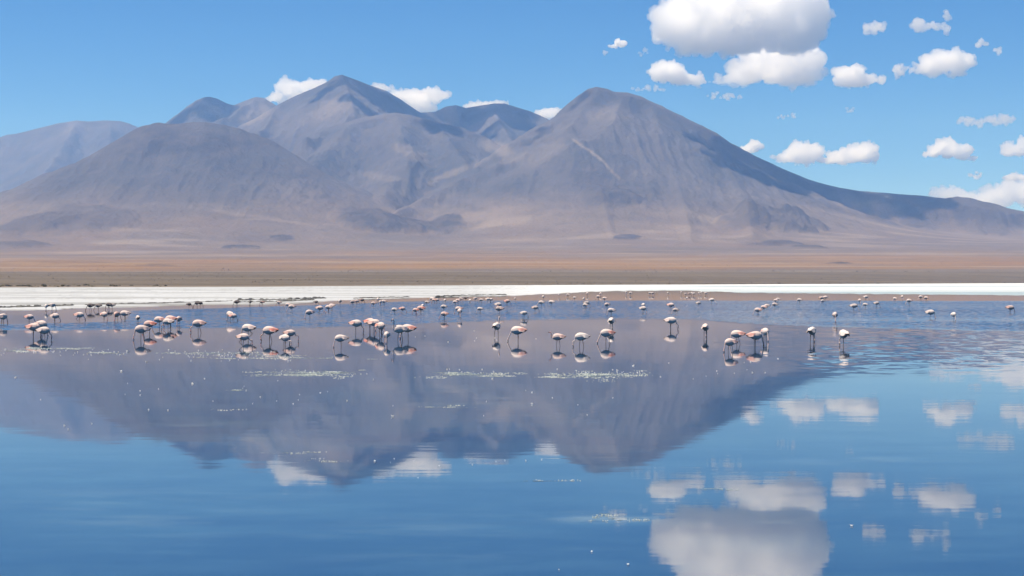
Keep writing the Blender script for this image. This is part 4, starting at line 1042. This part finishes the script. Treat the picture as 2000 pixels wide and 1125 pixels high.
# ------------------------------------------------------------------ floating scum, feathers
def scum_patch(label, boxes, n, seed):
    r_ = random.Random(seed)
    vv, ff = [], []
    for (cx, cyy, rx, ry, share) in boxes:
        clumps = [(cx + r_.gauss(0, .55) * rx, cyy + r_.gauss(0, .9) * ry, r_.uniform(.4, 1)) for _ in range(max(3, int(n * share / 12)))]
        for k in range(int(n * share * 1.5)):
            ccx, ccy, cq = r_.choice(clumps)
            px, py = ccx + r_.gauss(0, .22) * rx * cq, ccy + r_.gauss(0, .30) * ry * cq + 1.2 * math.sin(ccx * .06)
            Y0 = ydist(py); X0 = (px - CX) / F * Y0
            w = r_.uniform(.4, 2.4) * cq / F * Y0; d = r_.uniform(.06, .26) * Y0 * Y0 / (H * F)
            m = 9; i0 = len(vv); zz = r_.uniform(.003, .008)
            ph = r_.uniform(0, 6)
            vv.append((X0, Y0, zz + .004))
            for j in range(m):
                t = 6.283 * j / m
                q = 1 + .35 * math.sin(3 * t + ph) + r_.uniform(-.25, .25)
                vv.append((X0 + math.cos(t) * w * q, Y0 + math.sin(t) * d * q, zz - .002))
            ff += [(i0, i0 + 1 + j, i0 + 1 + (j + 1) % m) for j in range(m)]
    nf = len(ff)
    for (cx, cyy, rx, ry, share) in boxes:
        for k in range(int(n * share * .35)):
            a, rr = r_.uniform(0, 6.283), r_.random() ** .7
            px, py = cx + math.cos(a) * rr * rx * 1.15, cyy + math.sin(a) * rr * ry * 1.3
            Y0 = ydist(py); X0 = (px - CX) / F * Y0
            w = r_.uniform(2.5, 9.0) * (1.2 - rr) / F * Y0; d = r_.uniform(.12, .42) * (1.2 - rr) * Y0 * Y0 / (H * F)
            m = 14; i0 = len(vv); ph, ph2 = r_.uniform(0, 6), r_.uniform(0, 6); zz = r_.uniform(.0006, .0022)
            vv.append((X0, Y0, zz))
            for j in range(m):
                t = 6.283 * j / m
                q = 1 + .3 * math.sin(3 * t + ph) + .25 * math.sin(5 * t + ph2) + r_.uniform(-.2, .2)
                vv.append((X0 + math.cos(t) * w * q, Y0 + math.sin(t) * d * q, zz))
            ff += [(i0, i0 + 1 + j, i0 + 1 + (j + 1) % m) for j in range(m)]
    o = link_mesh('floating_scum', vv, ff, MAT['scum'], smooth=False)
    o.data.materials.append(MAT['film'])
    o.data.polygons.foreach_set('material_index', np.r_[np.zeros(nf, np.int32), np.ones(len(ff) - nf, np.int32)])
    tag(o, label, kind='stuff')
scum_patch('long pale green scum patch left of centre', [(600, 730, 85, 3.2, .6), (530, 733, 60, 1.5, .15), (660, 727, 40, 1.6, .25)], 430, 1)
scum_patch('pale green scum patch at centre', [(920, 731, 70, 2.8, .7), (870, 728, 35, 1.2, .15), (960, 735, 30, 1.3, .15)], 270, 2)
scum_patch('pale green scum patch right of centre', [(1165, 733, 80, 3.6, .8), (1100, 737, 50, 1.4, .2)], 420, 3)
scum_patch('thin scum line at the far left', [(60, 681, 75, 2.0, .4), (150, 682, 60, 1.2, .2), (210, 690, 45, 1.0, .2), (30, 686, 40, 1.2, .2)], 230, 4)
scum_patch('thin scum lines below the left flamingos', [(410, 690, 110, 1.4, .35), (520, 695, 90, 1.2, .25), (600, 700, 60, 1.0, .2), (460, 700, 60, 1, .2)], 240, 5)
scum_patch('faint scum streaks on the mirrored mountains', [(880, 795, 50, 1.6, .3), (420, 800, 40, 1, .1), (560, 885, 70, 1.5, .25), (640, 900, 60, 1.5, .2), (460, 762, 25, 1, .15)], 120, 6)
scum_patch('scattered scum flecks on the near blue water', [(1190, 1015, 90, 5, .3), (1060, 940, 60, 2, .2), (1400, 955, 60, 1.5, .2), (1180, 1005, 40, 3, .3)], 110, 7)

def feather_mesh(kind):
    vv, ff = [], []
    r_ = random.Random(kind)
    nb = [7, 5, 9][kind]
    for b in range(nb):            # barbs curling up from the quill
        a = 6.283 * b / nb + r_.uniform(-.3, .3); ln = r_.uniform(.55, 1.0)
        i0 = len(vv)
        for t in (0, .35, .7, 1.0):
            x, y = math.cos(a) * ln * t, math.sin(a) * ln * t
            z = .12 + (.9 if b % 3 == 0 else .35) * t * (1.2 - .5 * t)
            w = .22 * (1 - t * .85)
            nx, ny = -math.sin(a) * w, math.cos(a) * w
            vv += [(x + nx, y + ny, z), (x - nx, y - ny, z + .05)]
        ff += [(i0 + 2 * j, i0 + 2 * j + 1, i0 + 2 * j + 3, i0 + 2 * j + 2) for j in range(3)]
    i0 = len(vv)
    for ring, (q, z) in enumerate([(.5, .0), (.42, .18)]):
        for j in range(7): vv.append((math.cos(6.283 * j / 7) * q, math.sin(6.283 * j / 7) * q, z))
    ff += [(i0 + j, i0 + (j + 1) % 7, i0 + 7 + (j + 1) % 7, i0 + 7 + j) for j in range(7)] + [tuple(i0 + 7 + j for j in range(7))]
    me = bpy.data.meshes.new('feather'); me.from_pydata(vv, [], ff); me.update()
    me.materials.append(MAT['feather'])
    return me
FM = [feather_mesh(k) for k in range(3)]
def feather(px, py, wpx, label, group):
    Y0 = ydist(py)
    o = bpy.data.objects.new('feather', random.choice(FM)); COL.objects.link(o)
    w = wpx / 2 / F * Y0
    o.location = ((px - CX) / F * Y0, Y0, .004)
    o.rotation_euler = (0, 0, random.uniform(0, 6.28))
    o.scale = (w, w, w * random.uniform(.6, .95))
    tag(o, label, 'feather', group)
G = 'white feathers floating on the lagoon'
for (px, py, w, lab) in [(1040, 790, 8, 'white feather alone on the mirrored mountain below the centre'), (126, 832, 8, 'larger white feather of a pair at the far left'),
     (133, 839, 6, 'smaller white feather just below another at the far left'), (179, 828, 6, 'white feather right of the pair at the far left'), (767, 814, 10, 'large spiky white feather on the mirrored dark peak'),
     (376, 750, 10, 'white feather on a short pale streak left of centre'), (290, 801, 6, 'left one of two white feathers in a row at the left'), (328, 802, 6, 'right one of two white feathers in a row at the left'),
     (678, 783, 6, 'white feather alone on the mirrored slope left of centre'), (30, 738, 8, 'white feather with pale streak at the left edge'), (237, 726, 9, 'white feather on a pale streak at left above others'),
     (249, 687, 10, 'bright ragged white feather on the scum line at left'), (1470, 728, 6, 'white feather alone on the dark mirrored slope at right'), (648, 733, 7, 'white feather on the long pale scum patch'),
     (732, 902, 8, 'white feather above the mirrored cloud near the peak tip'), (1237, 715, 10, 'large ragged white feather above the right scum patch'), (1206, 724, 8, 'white feather on the right scum patch'),
     (962, 740, 8, 'white feather at the lower edge of the centre scum patch'), (1227, 1104, 9, 'pale feather near the bottom edge right of centre'), (1092, 1114, 6, 'small pale feather at the bottom edge'),
     (1156, 1079, 8, 'pale feather above the bottom edge right of centre'), (481, 763, 6, 'white feather at the end of a short pale streak'), (286, 707, 7, 'white feather between the scum lines at left'),
     (1664, 1028, 12, 'yellowish floating leaf-like feather right of the mirrored cloud')]:
    feather(px, py, w, lab, G)
ZONES = [(60, 686, 90, 6, 30, 'tiny white feather scattered along the scum line at far left'), (190, 690, 90, 8, 26, 'tiny white feather scattered along the scum line left of the big ragged one'),
         (440, 694, 120, 9, 56, 'tiny white feather scattered below the left flamingos'), (560, 700, 70, 6, 18, 'tiny white feather scattered below the plump pair at centre left'),
         (620, 728, 110, 7, 14, 'tiny white feather dotted over the long pale scum patch'), (920, 726, 90, 9, 16, 'tiny white feather dotted over the centre scum patch'),
         (1180, 728, 90, 9, 18, 'tiny white feather dotted over the right scum patch'), (1420, 720, 120, 30, 12, 'tiny white feather sprinkled below the right flamingos'),
         (880, 660, 260, 18, 12, 'tiny white feather sprinkled between the front flamingos'), (500, 775, 420, 40, 22, 'tiny white feather sprinkled over the mirrored dark hill'),
         (1100, 790, 120, 40, 8, 'tiny white feather sprinkled over the mirrored right mountain'), (900, 905, 260, 20, 10, 'tiny white feather sprinkled over the mirrored peaks')]
for (cx, cyy, rx, ry, n, lab) in ZONES:
    for k in range(n):
        feather(cx + random.gauss(0, .5) * rx, cyy + random.gauss(0, .5) * ry, random.choice([2.8, 3.2, 3.8, 4.6, 5.6]), lab, lab.replace('feather', 'feathers').replace('tiny ', ''))

# ------------------------------------------------------------------ shrubs on the far shore
def shrub_mesh(seed):
    r_ = random.Random(seed); vv, ff = [], []
    for k in range(46):
        a, rr = r_.uniform(0, 6.283), math.sqrt(r_.random())
        z = r_.random() * .85 * (1 - .5 * rr * rr)
        c = Vector((math.cos(a) * rr, math.sin(a) * rr, z)); s = r_.uniform(.16, .34)
        d1 = Vector((r_.gauss(0, 1), r_.gauss(0, 1), r_.gauss(0, 1))).normalized(); d2 = d1.orthogonal().normalized()
        i0 = len(vv)
        vv += [tuple(c + d1 * s), tuple(c + d2 * s * .6), tuple(c - d1 * s), tuple(c - d2 * s * .6 + Vector((0, 0, s * .3)))]
        ff += [(i0, i0 + 1, i0 + 2), (i0, i0 + 2, i0 + 3)]
    me = bpy.data.meshes.new('shrub'); me.from_pydata(vv, [], ff); me.update(); me.materials.append(MAT['shrub'])
    return me
SM = [shrub_mesh(s) for s in range(4)]
def shrub(px, Y0, w, label, group):
    z = float(base_z(np.array([px]), np.array([Y0]))[0])
    o = bpy.data.objects.new('shrub', random.choice(SM)); COL.objects.link(o)
    o.location = ((px - CX) / F * Y0, Y0, z - .05)
    o.rotation_euler = (0, 0, random.uniform(0, 6.28)); o.scale = (w, w, w * random.uniform(.6, .9))
    tag(o, label, 'shrub', group)
for k in range(70):
    px = random.choice([random.uniform(-20, 150), random.uniform(-20, 90), random.uniform(0, 330)])
    yf = H * F / (float(np.interp(px, FAR_X, FAR_Y)) - HY)
    shrub(px, yf + random.uniform(60, 200), random.uniform(.35, .95), 'low dark shrub in the fringe along the far left shore', 'dark shrubs fringing the far left shore')
for k in range(60):
    px = random.uniform(1040, 2040)
    shrub(px, 2500 + random.uniform(-60, 60), random.uniform(.7, 1.5), 'dot-like dark shrub in the line where brown flat turns orange', 'dot-like shrubs along the orange plain edge')
for k in range(26):
    px = random.uniform(1500, 2040)
    yf = H * F / (float(np.interp(px, FAR_X, FAR_Y)) - HY)
    shrub(px, yf + random.uniform(20, 120), random.uniform(.4, 1.0), 'low dark tuft behind the white salt at far right', 'tufts behind the salt at far right')

def grass_tufts():
    r_ = np.random.default_rng(5)
    n = 5200
    Yt = np.exp(r_.uniform(math.log(900), math.log(4800), n)); ut = r_.uniform(-.40, .40, n)
    keep = (fbm(ut * 40, np.log(Yt) * 14, octaves=3, seed=3) + r_.uniform(-.4, .4, n)) > 0.12
    Yt, ut = Yt[keep], ut[keep]
    pxs = CX + ut * F; zt = base_z(pxs, Yt)
    ok = zt > 0.02; Yt, ut, zt = Yt[ok], ut[ok], zt[ok]
    vv, ff = [], []
    for y0, u0, z0 in zip(Yt, ut, zt):
        w = r_.uniform(.15, .42) * (1 + y0 / 2200); h = w * r_.uniform(.5, .9); x0 = u0 * y0
        i0 = len(vv)
        for a in (0, 2.1, 4.2):
            vv += [(x0 + math.cos(a) * w, y0 + math.sin(a) * w, z0 - .6), (x0 + math.cos(a) * w * .55, y0 + math.sin(a) * w * .55, z0 + h)]
        ff += [(i0, i0 + 2, i0 + 3, i0 + 1), (i0 + 2, i0 + 4, i0 + 5, i0 + 3), (i0 + 4, i0, i0 + 1, i0 + 5), (i0 + 1, i0 + 3, i0 + 5)]
    o = link_mesh('grass_tufts', vv, ff, MAT['tuft'], smooth=False)
    tag(o, 'dry grass tufts dotting the brown and orange plain', kind='stuff')
grass_tufts()

# ------------------------------------------------------------------ clouds overhead, above the frame, that shade the slopes
def surf(px, py):
    """the point of the terrain that is seen at a pixel"""
    j = int(np.argmin(np.abs(u - (px - CX) / F)))
    i = int(np.argmax(PY[:, j] <= py))
    return Vector((X[i, j], Y[i, j], Z[i, j]))
def shade_cloud(label, spots, alt, density):
    """spots: (px, py, radius m) on the slope; the cloud hangs up-sun of them"""
    P = Puffs(); r_ = random.Random(len(label))
    for (px, py, rad) in spots:
        g = surf(px, py); c0 = g + sun_dir * ((alt - g.z) / sun_dir.z)
        for k in range(16):
            a, rr = r_.uniform(0, 6.283), math.sqrt(r_.random()); q = rad * r_.uniform(.25, .5)
            P.add(c0 + Vector((math.cos(a) * rr * rad * .8, math.sin(a) * rr * rad * .8, r_.uniform(-.1, .5) * q)), (q, q, q * .7))
    me2 = P.solid(20)
    o = bpy.data.objects.new('cloud', me2); COL.objects.link(o)
    nv = len(me2.vertices)
    co = np.empty(nv * 3, np.float32); me2.vertices.foreach_get('co', co); co = co.reshape(-1, 3).astype(float)
    no = np.empty(nv * 3, np.float32); me2.vertices.foreach_get('normal', no); no = no.reshape(-1, 3)
    co = co + no * (fbm(co[:, 0] / 150, co[:, 1] / 150, co[:, 2] / 150, octaves=4, seed=7) * 60)[:, None]
    me2.vertices.foreach_set('co', co.astype(np.float32).ravel()); me2.update()
    me2.materials.clear(); me2.materials.append(cloud_material('cloud_vapour', density))
    tag(o, label, 'cloud', 'clouds above the mountains')
shade_cloud('cloud overhead shading the right mountain flank', [(1365, 276, 90), (1395, 296, 130), (1430, 318, 160), (1470, 340, 190), (1520, 360, 200), (1440, 300, 130), (1500, 328, 130), (1560, 356, 190), (1600, 372, 150), (1640, 390, 160), (1700, 398, 110), (1760, 386, 170), (1820, 391, 140)], 2900, .022)
shade_cloud('cloud overhead shading the tallest peak', [(660, 160, 90), (700, 175, 150), (730, 192, 170), (760, 208, 170), (710, 210, 130), (790, 218, 120), (690, 190, 90), (635, 178, 90), (615, 195, 80)], 3000, .022)
shade_cloud('cloud overhead shading the middle ridge', [(830, 228, 120), (870, 222, 170), (905, 228, 190), (945, 225, 190), (985, 228, 190), (1020, 238, 170), (960, 255, 160), (920, 252, 150), (860, 250, 120)], 3000, .022)
shade_cloud('cloud overhead shading the twin-peaked mountain', [(360, 228, 130), (390, 215, 170), (415, 208, 160), (440, 218, 120), (345, 240, 110)], 3200, .022)
shade_cloud('cloud overhead shading the summit of the right mountain', [(1140, 190, 60), (1115, 215, 70), (1090, 238, 80), (1060, 258, 90), (1030, 276, 80)], 2700, .022)

# ------------------------------------------------------------------ haze
def haze_box(x0, x1, y0, y1, z0, z1, dens):
    v = [(x, y, z) for z in (z0, z1) for y in (y0, y1) for x in (x0, x1)]
    f = [(0, 2, 3, 1), (4, 5, 7, 6), (0, 1, 5, 4), (2, 6, 7, 3), (0, 4, 6, 2), (1, 3, 7, 5)]
    M = Mat('haze_air')
    p = M.node('ShaderNodeVolumePrincipled', i_Density=dens, i_Color=(0.25, 0.49, 1.0, 1), i_Anisotropy=0.2)
    p.inputs['Absorption Color'].default_value = (1, 1, 1, 1)
    M.l.new(p.outputs[0], M.out.inputs['Volume'])
    o = link_mesh('haze', v, f, M.m, smooth=False)
    tag(o, 'thin blue haze filling the air over lagoon and mountains', kind='stuff')
haze_box(-9500, 9500, -120, 15850, -1.6, max(1640.0, float(Z.max()) + 25), 5.6e-5)
print('terrain top', Z.max())
